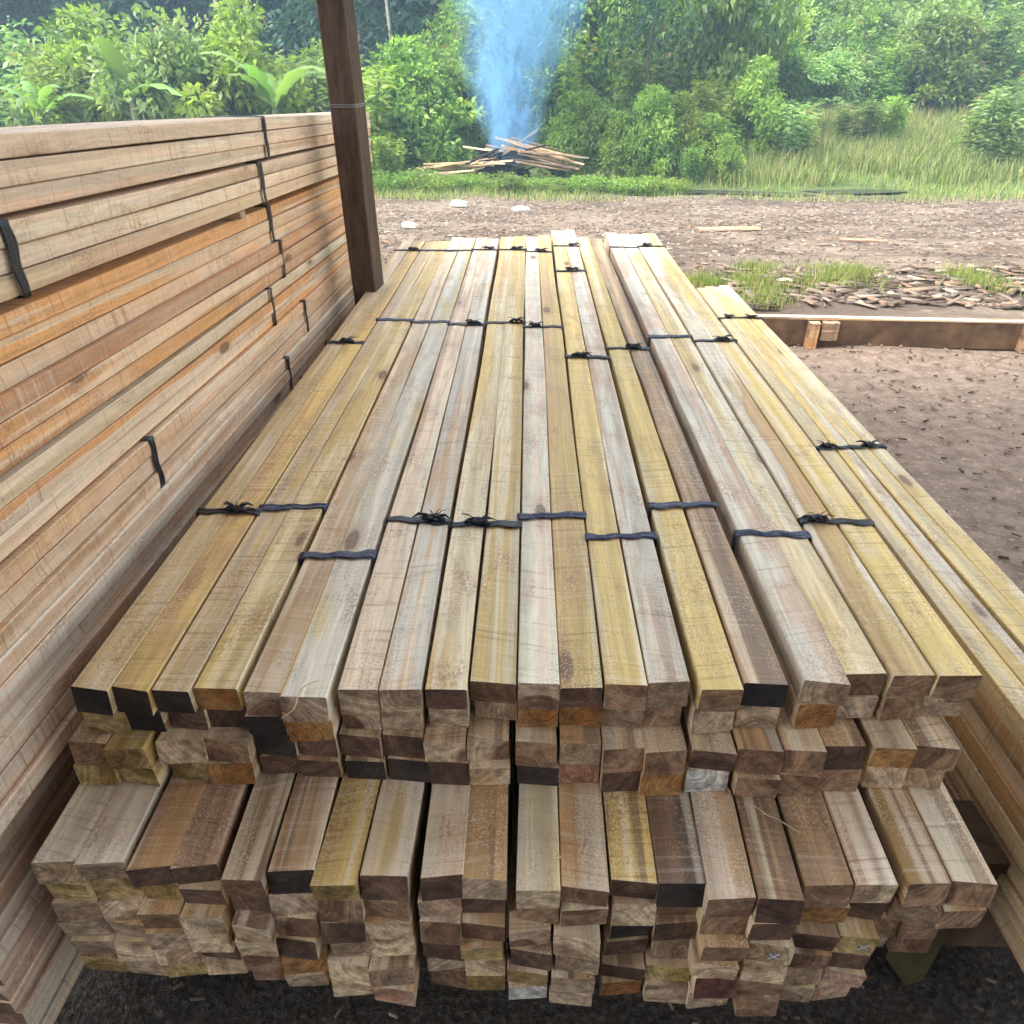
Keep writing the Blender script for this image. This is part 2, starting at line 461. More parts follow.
def strap(parent, x0, x1, z0, z1, y, width=.021, mat=None, knot=True, side=False, zoff=0.0):
    """plastic strip wound round a bundle: closed loop with creases, plus a knot with loose tails"""
    mat = mat or M_STRAP
    c = .003; per = []
    def seg(a, b, n):
        for i in range(n):
            t = i / n; per.append((a[0] + (b[0] - a[0]) * t, a[1] + (b[1] - a[1]) * t))
    seg((x0, z1), (x1, z1), 22); seg((x1, z1), (x1, z0), 14); seg((x1, z0), (x0, z0), 10); seg((x0, z0), (x0, z1), 14)
    n = len(per); m = 10; vs = []; ridge = [rnd.uniform(0, 1) for _ in range(m)]; fs = []
    skew = rnd.uniform(-.005, .005)
    ph = [rnd.uniform(0, 6.28) for _ in range(8)]
    cx, cz = (x0 + x1) / 2, (z0 + z1) / 2
    nrm = []
    for i in range(n):
        x, z = per[i]
        nx = -1 if abs(x - x0) < 1e-6 else (1 if abs(x - x1) < 1e-6 else 0)
        nz = 1 if abs(z - z1) < 1e-6 else (-1 if abs(z - z0) < 1e-6 else 0)
        nrm.append((nx, nz))
    for i in range(n):
        x, z = per[i]; nx, nz = nrm[i]
        wv = width * (.86 + .16 * math.sin(i * .21 + ph[0]) + .07 * math.sin(i * .9 + ph[1]))
        yc = y + skew * (x - cx) / (x1 - x0) * 2 + .0022 * math.sin(i * .7 + ph[2])
        top = nz > 0 or side
        for k in range(m):
            u = k / (m - 1) - .5
            lift = .0009 + (.0026 if top and nz > 0 else .0009) * (ridge[k] * .8 + .3 * abs(math.sin(u * 9 + ph[3] + i * .3))) * (1 if k not in (0, m - 1) else .15)
            vs.append((x + nx * lift, yc + u * wv, z + nz * lift))
    for i in range(n):
        i2 = (i + 1) % n
        for k in range(m - 1):
            fs.append((i * m + k, i2 * m + k, i2 * m + k + 1, i * m + k + 1))
    o = mesh_obj('strap', vs, fs, mat, parent, smooth=True)
    so = o.modifiers.new('thick', 'SOLIDIFY'); so.thickness = .0009; so.offset = 1
    if knot:
        b = MB()
        kx = x0 + (x1 - x0) * rnd.uniform(.2, .8)
        for q in range(6):
            a0 = rnd.uniform(0, 6.28)
            pts = []
            for s in range(7):
                t = s / 6
                pts.append((kx + .013 * math.cos(a0 + t * 4) * (1 - .2 * t) + (t - .5) * .022, y + .006 * math.sin(a0 * 2 + t * 6), z1 + .004 + .005 * math.sin(math.pi * t) + rnd.uniform(0, .002)))
            b.tube(pts, [.0012, .0025, .0029, .0029, .0029, .0025, .001], 5)
        for sgn in (-1, 1):
            if rnd.random() < .75:
                ln = rnd.uniform(.018, .04); a = rnd.uniform(-.7, .7)
                pts = [(kx + sgn * ln * t * math.cos(a), y + ln * t * math.sin(a) * .8, z1 + .006 + rnd.uniform(-.001, .004) * t + .007 * math.sin(t * 3)) for t in (0, .35, .7, 1)]
                b.tube(pts, [.003, .0034, .003, .0012], 4)
        for q_ in range(5):
            a = rnd.uniform(0, 6.28); ln = rnd.uniform(.015, .04)
            pts = [(kx + ln * t * math.cos(a), y + ln * t * math.sin(a) * .6, z1 + .005 + .008 * math.sin(t * 2.6) + .004 * t) for t in (0, .3, .6, .85, 1)]
            b.tube(pts, [.0012, .0011, .0009, .0007, .0003], 4)
        b.build('strap_knot', mat, o, True)
    return o

def bundle(label, cat_group, origin, rz, tilt, cols, rows, fronts, backs, tones, ends, straps, Ht=BH, Wd=None, mat=None, height_gap=.0012,
           labels=None, wanes=None, side=False, knots=True, hearts=None, dim=1.0, name='batten_bundle'):
    """origin: Empty at the base of the bundle. cols: list of (x_left, x_right) per batten column, local.
       fronts[r][c], backs[r][c] : local y of the ends, row 0 = top"""
    root = empty(name, origin, (tilt, 0, rz))
    tag(root, label, 'timber bundle', cat_group)
    H = rows * Ht + (rows - 1) * height_gap
    for r_ in range(rows):
        cz = H - Ht / 2 - r_ * (Ht + height_gap)
        for c_, (xa, xb) in enumerate(cols):
            dx = 0 if r_ == 0 else rnd.uniform(-.004, .004)
            batten(root, (xa + xb) / 2 + dx, cz, (xb - xa) - .0012, Ht - rnd.uniform(0, .0012), fronts[r_][c_], backs[r_][c_], tones[r_][c_], ends[r_][c_], mat or M_WOOD,
                   labels[r_][c_] if labels else None, wane=bool(wanes and wanes[r_][c_]), heart=hearts[r_][c_] if hearts else None, dim=dim)
    for s in straps:
        y, m_ = s[0], s[1]
        kn = s[2] if len(s) > 2 else knots
        strap(root, cols[0][0] - .002, cols[-1][1] + .002, -.001, H + .0003, y, mat=m_, knot=kn, side=side)
    return root, H

ZB = TOP
T2 = lambda: tuple(rnd.choice(['beige', 'tan', 'pink', 'cream', 'brown']) for _ in range(3))

# near x of each batten boundary on the top face: (left, mid, right, y_left, y_right), far (left, right, y)
TOPS = [
 # near left, mid, right, front y px L, R ; far x left,right, far end y ; strap px ys ; tones ; ends row1,row2
 (68, 109, 149, 690, 690, 402, 426, 241, [(515, 'k'), (344, 'k'), (251, 'k')], [('beige', 'pink', 'olive'), ('yellow', 'olive', 'tan')], 'kk', 'yk'),
 (151, 191, 237, 690, 688, 427, 451, 240, [(510, 'b'), (321, 'b'), (251, 'b')], [('beige', 'tan', 'olive'), ('yellow', 'olive', 'cream')], 'ko', 'dd'),
 (239, 280, 327, 692, 698, 452, 476, 238, [(558, 'b'), (323, 'b'), (251, 'b')], [('pink', 'beige', 'tan'), ('grey', 'pink', 'yellow')], 'mg', 'ko'),
 (336, 377, 419, 690, 690, 476, 500, 237, [(522, 'k'), (325, 'k'), (250, 'k')], [('white', 'pink', 'rose'), ('white', 'grey', 'tan')], 'gg', 'mg'),
 (426, 469, 515, 688, 681, 502, 526, 236, [(525, 'k'), (323, 'k'), (250, 'k')], [('cream', 'yellow', 'tan'), ('cream', 'olive', 'olive')], 'db', 'mg'),
 (517, 559, 603, 685, 686, 527, 550, 237, [(516, 'b'), (327, 'k'), (252, 'k')], [('white', 'tan', 'pink'), ('yellow', 'olive', 'tan')], 'md', 'oo'),
 (606, 649, 692, 686, 684, 551, 575, 231, [(536, 'b'), (357, 'k'), (271, 'k'), (246, 'k')], [('white', 'yellow', 'yellow'), ('pink', 'grey', 'rose')], 'bg', 'gb'),
 (701, 745, 789, 689, 684, 577, 601, 237, [(504, 'b'), (348, 'k')], [('yellow', 'olive', 'yellow'), ('tan', 'umber', 'tan')], 'bk', 'gg'),
 (802, 847, 891, 682, 674, 604, 629, 233, [(532, 'b'), (336, 'b'), (247, 'b')], [('grey', 'pink', 'rose'), ('white', 'cream', 'olive')], 'gm', 'om'),
 (894, 938, 983, 674, 676, 630, 655, 233, [(519, 'k'), (340, 'k'), (246, 'k')], [('white', 'tan', 'olive'), ('grey', 'yellow', 'pink')], 'bb', 'bg'),
]
LOOK_TOP = [
 'beige and olive yellow bundle along the left edge of the upper tier',
 'yellow olive bundle with a black front end, second from the left of the upper tier',
 'pinkish grey speckled bundle on the upper tier whose right batten sticks out furthest',
 'whitish bundle with a grey brown band on its right batten on the upper tier',
 'cream and yellow green bundle with uneven front ends left of the dark centre gap',
 'white and olive tan bundle just right of the wide dark centre gap',
 'bundle of a yellow striped and a pinkish white batten with four black straps',
 'bundle of one olive yellow and one dark brown batten with a jet black front end',
 'pale greyish bundle of the upper tier immediately right of the dark brown batten',
 'cream bundle along the right edge of the upper tier, above the lower yellow bundles',
]
FRONT_Y = []
for i, (xl, xm, xr, yl, yr, fl, fr, fy, sts, tns, e1, e2) in enumerate(TOPS):
    nl, nr_ = on_z(xl, (yl + yr) / 2, ZB), on_z(xr, (yl + yr) / 2, ZB)
    fL, fR = on_z(fl, fy, ZB), on_z(fr, fy, ZB)
    nc, fc = (nl + nr_) / 2, (fL + fR) / 2
    Wt = (nr_ - nl).length
    rz = -math.atan2(fc.x - nc.x, fc.y - nc.y)
    ax = Vector((-math.sin(rz), math.cos(rz), 0))
    H = 2 * BH + .0012
    org = Vector((nc.x, nc.y, ZB - H))
    mid = on_z(xm, (yl + yr) / 2, ZB)
    mx = -Wt / 2 + (mid - nl).length
    yL = on_z(xl, yl, ZB).y - nc.y; yR = on_z(xr, yr, ZB).y - nc.y
    Ln = (fc - nc).length
    st = []
    for (py, m_) in sts:
        # where the strap's pixel row meets this bundle's centre line
        y_ = on_z(512, py, ZB).y
        st.append((y_ - nc.y, M_STRAP if m_ == 'k' else M_STRAPB, m_ == 'k'))
    FRONT_Y.append(nc.y)
    fronts = [[yL, yR], [yL + rnd.uniform(0, .012), yR + rnd.uniform(0, .012)]]
    backs = [[Ln + rnd.uniform(-.04, .02), Ln + rnd.uniform(-.04, .05)], [Ln, Ln - .03]]
    wn_ = None; hs = None
    if i == 7: wn_ = [[0, 1], [0, 0]]; hs = [[.02, .09], [.03, .03]]
    bundle(LOOK_TOP[i], 'bundles on top of the upper tier', org, rz, 0, [(-Wt / 2, mx), (mx, Wt / 2)], 2, fronts, backs,
           [tns, [T2(), T2()]], [list(e1), list(e2)], st, wanes=wn_, hearts=hs)

# second layer of the upper tier (rows 3 and 4 of the end grain)
SECOND = ['by:yy', 'cb:yo', 'kd:dd', 'dd:kk', 'mm:dc', 'bg:kp', 'bb:do', 'db:wb', 'bd:bb', 'ob:cc']
SEC_X = [(70, 152), (159, 250), (252, 336), (340, 424), (425, 508), (516, 600), (601, 686), (689, 776), (777, 862), (868, 952)]
SEC_LOOK = ['olive yellow ends under the leftmost top bundle', 'cream and brown ends over olive ones, above the pinkish brown bundle',
 'almost black ends, under the pinkish grey bundle', 'dark ends over black ones, under the whitish bundle',
 'reddish brown heart arcs, left of the dark centre gap', 'one black and one orange pink end, right of the centre gap',
 'plain brown ends under the yellow striped bundle', 'one hatched white end, under the dark brown batten',
 'one very dark upper end, under the pale grey bundle', 'orange brown over cream ends at the right edge']
z2 = ZB - (2 * BH + .0012) - .003
for i in range(10):
    xl, xr = SEC_X[i]
    a, b = on_z(xl, 733, z2), on_z(xr, 733, z2)
    y0 = .68 + rnd.uniform(-.012, .012) - .010
    Wt = (b - a).length; cx = (a.x + b.x) / 2
    fl, fr = TOPS[i][5], TOPS[i][6]
    fx = on_z((fl + fr) / 2, TOPS[i][7], ZB).x
    rz = -math.atan2(fx - cx, 2.8)
    e1, e2 = SECOND[i].split(':')
    H = 2 * BH + .0012
    fr_ = [[rnd.uniform(-.007, .007) for _ in range(2)] for _ in range(2)]
    tn = lambda ch: {'y': ('yellow', 'olive', 'ochre'), 'c': ('cream', 'beige', 'pink'), 'w': ('white', 'cream', 'white'), 'p': ('pink', 'orange', 'pink')}.get(ch, ('beige', 'tan', 'brown'))
    bundle('second layer bundle with ' + SEC_LOOK[i], 'bundles in the second layer of the upper tier',
           (cx, y0, z2 - H), rz, 0, [(-Wt / 2, 0), (0, Wt / 2)], 2, fr_, [[2.8, 2.82], [2.79, 2.8]], [[tn(e1[0]), tn(e1[1])], [tn(e2[0]), tn(e2[1])]], [list(e1), list(e2)],
           [(.45, M_STRAP, False)])

# ------------------------------------------------------------------ lower tier, three layers, front ends further forward
ZL = z2 - (2 * BH + .0012) - .002
LOW_LOOK = [
 # near l, m, r, y l, y r ; back l, r (y 781) ; tones ; ends per layer
 (28, 76, 124, 862, 862, 80, 162, [('grey', 'white', 'grey'), ('grey', 'white', 'pink')], ['cg:yy', 'gc:gg', 'gc:yg'], 'pale grey'),
 (126, 171, 216, 866, 865, 164, 250, [('tan', 'rose', 'brown'), ('rose', 'tan', 'brown')], ['dd:yd', 'bc:gc', 'cd:yc'], 'pinkish brown'),
 (222, 264, 311, 878, 873, 253, 338, [('tan', 'brown', 'ochre'), ('pink', 'brown', 'tan')], ['bk:dm', 'cb:cd', 'bo:bg'], 'pink streaked brown'),
 (312, 358, 406, 883, 878, 341, 424, [('ochre', 'yellow', 'olive'), ('pink', 'dark', 'olive')], ['yd:bb', 'dc:gc', 'cg:cp'], 'ochre and dark striped'),
 (419, 463, 508, 878, 880, 430, 512, [('pink', 'ochre', 'tan'), ('tan', 'tan', 'brown')], ['dg:pd', 'bb:dy', 'mc:by'], 'ochre edged pink'),
 (515, 560, 608, 890, 887, 516, 601, [('cream', 'beige', 'grey'), ('tan', 'pink', 'tan')], ['cb:bb', 'mc:dg', 'yg:wg'], 'cream and tan'),
 (612, 659, 708, 880, 886, 603, 687, [('yellow', 'olive', 'brown'), ('brown', 'dark', 'brown')], ['dk:cb', 'kd:dg', 'dY:og'], 'olive and blackish brown'),
 (710, 759, 805, 899, 901, 689, 771, [('pink', 'rose', 'tan'), ('olive', 'brown', 'tan')], ['bd:bd', 'bc:cc', 'rb:gb'], 'salmon and brown'),
 (807, 857, 899, 887, 884, 773, 858, [('ochre', 'brown', 'tan'), ('pink', 'pink', 'rose')], ['bc:od', 'dy:bd', 'gp:gp'], 'ochre and pale pink'),
 (910, 955, 1001, 886, 884, 864, 946, [('tan', 'ochre', 'brown'), ('beige', 'tan', 'brown')], ['bb:gb', 'bg:bb', 'bb:gb'], 'plain tan'),
]
H2 = 2 * BH + .0012
xmarks = []
for i, (xl, xm, xr, yl, yr, bl_, br_, tns, ends, look) in enumerate(LOW_LOOK):
    ym = (yl + yr) / 2
    a, b = on_z(xl, ym, ZL), on_z(xr, ym, ZL); A, B = on_z(bl_, 781, ZL), on_z(br_, 781, ZL)
    Wt = (b - a).length; nc = (a + b) / 2; fc = (A + B) / 2
    rz0 = -math.atan2(fc.x - nc.x, fc.y - nc.y)
    rz0 = max(-.10, min(.10, rz0))
    mx = -Wt / 2 + (on_z(xm, ym, ZL) - a).length
    for lay in range(3):
        e1, e2 = ends[lay].split(':')
        zt = ZL - lay * (H2 + .0015)
        sh = 0 if lay == 0 else rnd.uniform(-.006, .006) - (.005 if i in (1, 2) else 0) * lay
        if i == 5 and lay: sh -= .004
        y0 = nc.y + (0 if lay == 0 else rnd.uniform(-.009, .009) - .005 * lay - (.008 if i in (1, 2) and lay == 1 else 0))
        fr_ = [[on_z(xl, yl, ZL).y - nc.y, on_z(xr, yr, ZL).y - nc.y] if lay == 0 else [rnd.uniform(-.006, .006) for _ in range(2)], [rnd.uniform(-.006, .009) for _ in range(2)]]
        tl = tns if lay == 0 else [T2(), T2()]
        nm = ['topmost bundle of the lower tier', 'middle layer bundle of the lower tier', 'bottom layer bundle of the lower tier'][lay]
        if i == 9 and lay > 0: y0 += .07; sh += .006
        if lay == 0: lb = look + ' bundle lying topmost in the lower tier'
        else: lb = ['', 'middle', 'bottom'][lay] + ' lower tier bundle in the column below the ' + look + ' one'
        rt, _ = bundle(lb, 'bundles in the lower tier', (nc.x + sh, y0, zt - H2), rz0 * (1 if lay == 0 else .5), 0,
               [(-Wt / 2, mx), (mx, Wt / 2)], 2, fr_, [[2.6, 2.62], [2.6, 2.6]], [tl, [T2(), T2()]], [list(e1), list(e2)], [(.5, M_STRAP, False)], dim=.88)  # dim puts the shade over the lower tier into its wood tones
        if (i, lay) in ((7, 1), (8, 1)): xmarks.append((rt, rt.children[1]))
M_CHALK = simple('chalk', (.45, .48, .55), .9, .1)
for rt, bt in xmarks:
    m = MB(); y = min(v.co.y for v in bt.data.vertices) - .0006
    for s in (-1, 1):
        m.box((.006, y, 0), (.017, .0009, .0014), Matrix.Rotation(s * .75, 3, 'Y'))
    o = m.build('chalk_cross', M_CHALK, bt)

# sleepers under the stacks
for k, (x0, x1, y, lb) in enumerate([(-.85, 1.02, .80, 'dark bearer timber lying under the front of the timber stacks'), (-.85, 1.02, 2.6, 'dark bearer timber lying under the back of the timber stacks')]):
    zt = ZL - 3 * (H2 + .0015)
    m = MB(); m.box(((x0 + x1) / 2, y, zt / 2 - .002), (x1 - x0, .12, zt - .006))
    tag(m.build('bearer', M_POST), lb, 'bearer', 'bearers under the stacks')
LOWZ = ZL - 3 * (H2 + .0015)

# ------------------------------------------------------------------ lower side bundles on the right
ZR = CAM_H - .88
RB = [(818, 851, 448, 699, 713, 288, [('cream', 'beige', 'yellow'), ('yellow', 'white', 'tan')], 'yellow and white bundle lying lower, tight against the right side of the upper tier'),
      (851, 884, 447, 713, 730, 287, [('yellow', 'ochre', 'cream'), ('yellow', 'cream', 'white')], 'outermost yellow bundle on the right with bare ground beside it')]
for i, (xl, xr, yy, fl, fr, fy, tns, lb) in enumerate(RB):
    a, b = on_z(xl, yy, ZR), on_z(xr, yy, ZR); A, B = on_z(fl, fy, ZR), on_z(fr, fy, ZR)
    Wt = (b - a).length; nc = (a + b) / 2; fc = (A + B) / 2
    rz = -math.atan2(fc.x - nc.x, fc.y - nc.y)
    L1 = (fc - nc).length
    y2 = on_z(512, 317, ZR).y - nc.y
    bundle(lb, 'lower bundles on the right', (nc.x, nc.y, ZR - H2), rz, 0, [(-Wt / 2, 0), (0, Wt / 2)], 2, [[-1.25, -1.24], [-1.25, -1.24]], [[L1, L1 + .03], [L1, L1]],
           [tns, [T2(), T2()]], [['c', 'y'], ['b', 'c']], [(0, M_STRAP), (y2, M_STRAP)])
    # what carries them: further plain bundles below
    for lay in (1, 2, 3):
        bundle(['', 'upper', 'middle', 'lowest'][lay] + ' bundle below the ' + ['inner', 'outermost'][i] + ' yellow bundle on the right', 'lower bundles on the right', (nc.x + rnd.uniform(-.004, .004), nc.y, ZR - H2 - lay * (H2 + .002)), rz, 0,
               [(-Wt / 2, 0), (0, Wt / 2)], 2, [[-1.23, -1.26], [-1.25, -1.21]], [[L1, L1 - .02], [L1, L1]], [[T2(), T2()], [T2(), T2()]], [['g', 'y'], ['b', 'c']], [(0, M_STRAP, False)])
lowest = ZR - H2 - 3 * (H2 + .002)

# ------------------------------------------------------------------ tall stack on the left
XS = -.68
SIDE_D = [.035, .136, .246, .338, .437, .532, .625, .718]
SIDE_TIE = [279, 270, 273, 277, 259, 294, 264, 279]
TONES = [('peach', 'blush', 'peach'), ('peach', 'blush', 'beige'), ('amber', 'rust', 'amber'), ('amber', 'rust', 'blush'), ('amber', 'peach', 'rust'), ('peach', 'blush', 'tan'), ('peach', 'blush', 'grey'), ('blush', 'peach', 'grey')]
SIDE_LOOK = ['topmost pale pinkish bundle of the tall stack on the left', 'pale bundle second from the top of the tall left stack, above the dark gap',
 'orange bundle directly below the dark gap in the tall left stack', 'second orange bundle of the tall left stack, counted down from the dark gap',
 'third orange bundle of the tall left stack, just above the pinkish ones', 'pinkish bundle of the tall left stack right below the orange ones',
 'greyish pink bundle second from the bottom of the tall left stack', 'lowest bundle of the tall left stack, level with the top of the upper tier']
TILT = -R(2.3)
sh_h = .0297
outs = [0, .003, -.012, -.006, -.004, .006, .012, .020]
for k in range(8):
    z_at0 = CAM_H - SIDE_D[k]                 # top height carried back to y = 0 along the slope
    Hs = 3 * sh_h + 2 * .0018
    yref = .50
    base = z_at0 + math.tan(TILT) * yref - Hs / math.cos(TILT)
    xo = XS + outs[k]
    cols = [(-.15, -.10), (-.10, -.05), (-.05, 0)]
    u = SIDE_TIE[k]
    d = ray(u, 230); yt = xo / d.x * d.y - yref
    tn = []
    for r_ in range(3):
        t = TONES[k]
        if k == 4 and r_ == 0: t = ('cream', 'beige', 'pink')
        if k == 2 and r_ == 2: t = ('peach', 'blush', 'amber')
        if rnd.random() < .3: t = (t[1], t[0], t[2])
        tn.append([t, t, t])
    fr_ = [[rnd.uniform(-.02, .02) for _ in range(3)] for _ in range(3)]
    bk = [[3.08 + rnd.uniform(-.03, .05) for _ in range(3)] for _ in range(3)]
    bundle(SIDE_LOOK[k], 'bundles of the tall left stack', (xo, yref, base), R(rnd.uniform(-.15, .15)), TILT, cols, 3, fr_, bk, tn,
           [[rnd.choice('gbpcm') for _ in range(3)] for _ in range(3)], [(yt, M_STRAP, False), (yt + 1.28, M_STRAP, False)] + ([(yt - 1.05, M_STRAP, False)] if yt > 1.3 and k in (1, 5) else []),
           Ht=sh_h, mat=M_WOOD_SIDE, height_gap=.0018, side=True)
# further bundles that carry the stack
for k in range(8, 13):
    base = CAM_H - (.718 + .097 * (k - 7)) + math.tan(TILT) * .5 - .0935
    if base < .10: break
    bundle('low bundle near the foot of the tall left stack, %s below the visible ones' % ['one', 'two', 'three', 'four', 'five'][k - 8], 'bundles of the tall left stack', (XS - .01, .5, base), 0, TILT,
           [(-.15, -.10), (-.10, -.05), (-.05, 0)], 3, [[0] * 3] * 3, [[3.05] * 3] * 3, [[('rose', 'pink', 'grey')] * 3] * 3, [['b', 'g', 'd']] * 3, [], Ht=sh_h, mat=M_WOOD_SIDE)
    lastbase = base
# spacer stick in the gap
zc = CAM_H - .237
m = MB()
pg = on_y(241, 165, 1.70)
m.box((XS - .045, 1.86, CAM_H - .2355 - .04 * 1.86), (.10, .035, .015))
tag(m.build('spacer_block', simple('spacer_wood', (.36, .25, .15))), 'small wooden spacer wedged in the dark gap of the tall left stack', 'spacer')
# vertical bearers under the tall stack
for yb_, lb in ((.9, 'dark block under the near end of the tall left stack'), (3.0, 'dark block under the far end of the tall left stack')):
    hb = lastbase - math.tan(-TILT) * (yb_ - .5) - .003
    m = MB(); m.box((XS - .09, yb_, hb / 2), (.24, .12, hb - .004))
    tag(m.build('bearer', M_POST), lb, 'bearer', 'bearers under the stacks')

# ------------------------------------------------------------------ stub and flat timber at the lower right
g_ = MB()
p = on_y(893, 985, .70)
g_.box((p.x + .004, .70, .16), (.036, .05, .32), Matrix.Rotation(.3, 3, 'Z'))
M_OLIVE = simple('olive_wood', (.07, .055, .022))
tag(g_.build('support_stake', M_OLIVE), 'olive brown upright stake at the lower right beside the lowest bundles', 'stake')
# low bundle pieces further right below the plain tan bundle
# ------------------------------------------------------------------ shed: post and roof overhead
shed = empty('open_shed', (0, 0, 0))
tag(shed, 'open timber shed whose dark brown square post rises beside the left stack', 'shed')
pw, pd = .082, .115
def post(x, y, rot, lean=(0, 0)):
    vs = []; fs = []; n = 22; Hh = 3.95; ch = .004
    for i in range(n + 1):
        t = i / n; z = Hh * t; sc_ = 1 - .02 * t
        for (a, b) in ((-pw / 2 + ch, -pd / 2), (pw / 2 - ch, -pd / 2), (pw / 2, -pd / 2 + ch), (pw / 2, pd / 2 - ch), (pw / 2 - ch, pd / 2), (-pw / 2 + ch, pd / 2), (-pw / 2, pd / 2 - ch), (-pw / 2, -pd / 2 + ch)):
            vs.append((a * sc_ + lean[0] * z + .002 * math.sin(z * 6), b * sc_ + lean[1] * z, z))
    for i in range(n):
        for k in range(8): fs.append((i * 8 + k, i * 8 + (k + 1) % 8, (i + 1) * 8 + (k + 1) % 8, (i + 1) * 8 + k))
    fs.append(tuple(reversed(range(8)))); fs.append(tuple(n * 8 + k for k in range(8)))
    o = mesh_obj('post', vs, fs, M_POST, shed); o.location = (x, y, 0); o.rotation_euler = (0, 0, rot)
    return o
PY = 2.58
pb = on_y(377, 290, PY)      # near right corner at the height of the tier
lean = -.022
rot = R(-5)
pcx = pb.x - pw / 2 * math.cos(rot) - lean * pb.z + .002; pcy = PY + pd / 2
p0 = post(pcx, pcy, rot, (lean, 0))
zw = on_y(357, 107, PY).z
m = MB()
for dz in (0, .006):
    m.tube([(pcx + lean * zw + sx * (pw / 2 + .0015) * math.cos(rot) - sy * (pd / 2 + .0015) * math.sin(rot), pcy + sy * (pd / 2 + .0015) * math.cos(rot) + sx * (pw / 2) * math.sin(rot), zw + dz)
            for sx, sy in ((-1, -1), (1, -1), (1, 1), (-1, 1), (-1, -1))], [.0016] * 5, 5)
m.build('wire_ring', simple('dull_wire', (.22, .21, .20), .5, .5), p0).matrix_parent_inverse = Matrix.Identity(4)
_w = p0.children[0]; _w.parent = shed
for (x, y) in ((2.7, 2.6), (-4.6, 2.6), (2.7, -3.6), (-4.6, -3.6)): post(x, y, 0)
m = MB()
for y in np.arange(-7.0, 2.8, .9): m.box((-1.0, y, 3.98), (7.6, .06, .05))
m.build('purlin', M_POST, shed)
m = MB(); xs = np.arange(-4.8, 2.85, .05); ROOF_Y = 2.70
vs = []; fs = []
for i, x in enumerate(xs):
    z = 4.03 + .014 * math.sin(i * 1.9)
    vs += [(x, -7.4, z), (x, ROOF_Y, z + .10)]
for i in range(len(xs) - 1): fs.append((2 * i, 2 * i + 2, 2 * i + 3, 2 * i + 1))
wb = MB(); wb.box((-1.0, -3.75, 2.0), (7.4, .03, 3.94)); wb.build('added_shade_wall', M_POST, shed)  # unseen wall added behind the camera to keep the end faces dark
rf = mesh_obj('roof', vs, fs, simple('rusty_sheet', (.20, .14, .11), .6, .4), shed)
so = rf.modifiers.new('thick', 'SOLIDIFY'); so.thickness = .003

# ------------------------------------------------------------------ retaining board at the right
kb = empty('retaining_board', (1.6, 4.05, 0), (0, 0, math.atan(SL)))
tag(kb, 'low brown plank edging on stakes holding back the yard soil on the right', 'edging board')
M_EDGE = wood_material('edge_wood', .6, .9)
def plain(o, tones=('tan', 'brown', 'dark'), e='b'):
    a, b, c = [SAP[t] for t in tones]
    o['tone_sap'], o['tone_heart'], o['tone_stain'] = a, b, c
    o['tone_end'], o['tone_end2'] = END[e]; o['pith'] = (0., 0., .05); o['heart'] = .06; o['saw_tilt'] = 0.
def plank_child(name, parent, c, L, d, h, tones, rz=math.pi / 2, e='b'):
    vs, fs = batten_mesh(d, h, L); o = mesh_obj(name, vs, [f[::-1] for f in fs], M_EDGE, parent)
    o.location = c; o.rotation_euler = (0, 0, rz); plain(o, tones, e); return o
_pl = plank_child('plank', kb, (.35, 0, .075), 3.1, .032, .145, ('dark', 'umber', 'dark'))
plank_child('cap_rail', kb, (.35, .006, .1535), 3.1, .046, .012, ('tan', 'brown', 'grey'))
_pl.data.materials[0] = simple('weathered_plank', (.125, .075, .045), .8, .2, .45, 9)
for x in (-.02, 1.12): 
    plank_child('stake', kb, (x, -.043, .07), .055, .05, .14, ('orange', 'tan', 'brown'))
plank_child('block', kb, (.065, -.038, .095), .085, .04, .10, ('tan', 'brown', 'brown'))

# ------------------------------------------------------------------ yard litter
nr = np.random.RandomState(5)
def chips(name, n, xr, yr, lr, wr, mat, seed, zoff=.0):
    q = np.random.RandomState(seed); V = []; Q = []; A = []
    for i in range(n):
        y = yr[0] + (yr[1] - yr[0]) * q.rand() ** 1.0; x = q.uniform(*xr)
        L = q.uniform(*lr); Wd = q.uniform(*wr); an = q.normal(0, .9); t = q.uniform(-.12, .12); t2 = q.uniform(-.3, .3)
        c, s = math.cos(an), math.sin(an); z = ground_z(x, y) + .006 + zoff + abs(t) * L / 2
        b = len(V)
        for (u, v, wz) in ((-.5, -.5, 0), (.5, -.35, 0), (.42, .5, 0), (-.5, .4, 0), (-.5, -.5, 1), (.5, -.35, 1), (.42, .5, 1), (-.5, .4, 1)):
            V.append((x + c * u * L - s * v * Wd, y + s * u * L + c * v * Wd, z + t * u * L + t2 * v * Wd + wz * .006))
        Q += [(b + 4, b + 5, b + 6, b + 7), (b, b + 1, b + 5, b + 4), (b + 1, b + 2, b + 6, b + 5), (b + 2, b + 3, b + 7, b + 6), (b + 3, b, b + 4, b + 7)]
        A += [q.rand()] * 8
    return np_mesh(name, V, Q, mat, attr=A)
def chip_material():
    g = G('wood_litter'); sh = g.attr('shade', 'GEOMETRY', 'Fac')
    cr = g.n('ShaderNodeValToRGB'); g.put(cr.inputs[0], sh); e = cr.color_ramp.elements
    e[0].color = (.05, .032, .022, 1); e[1].color = (.36, .30, .24, 1); e[1].position = 1
    for p_, c_ in ((.35, (.12, .088, .066, 1)), (.6, (.20, .155, .12, 1)), (.75, (.22, .13, .08, 1)), (.9, (.26, .21, .16, 1))):
        k = e.new(p_); k.color = c_
    return g.fin(cr.outputs[0], .8, .2)
M_CHIP = chip_material()
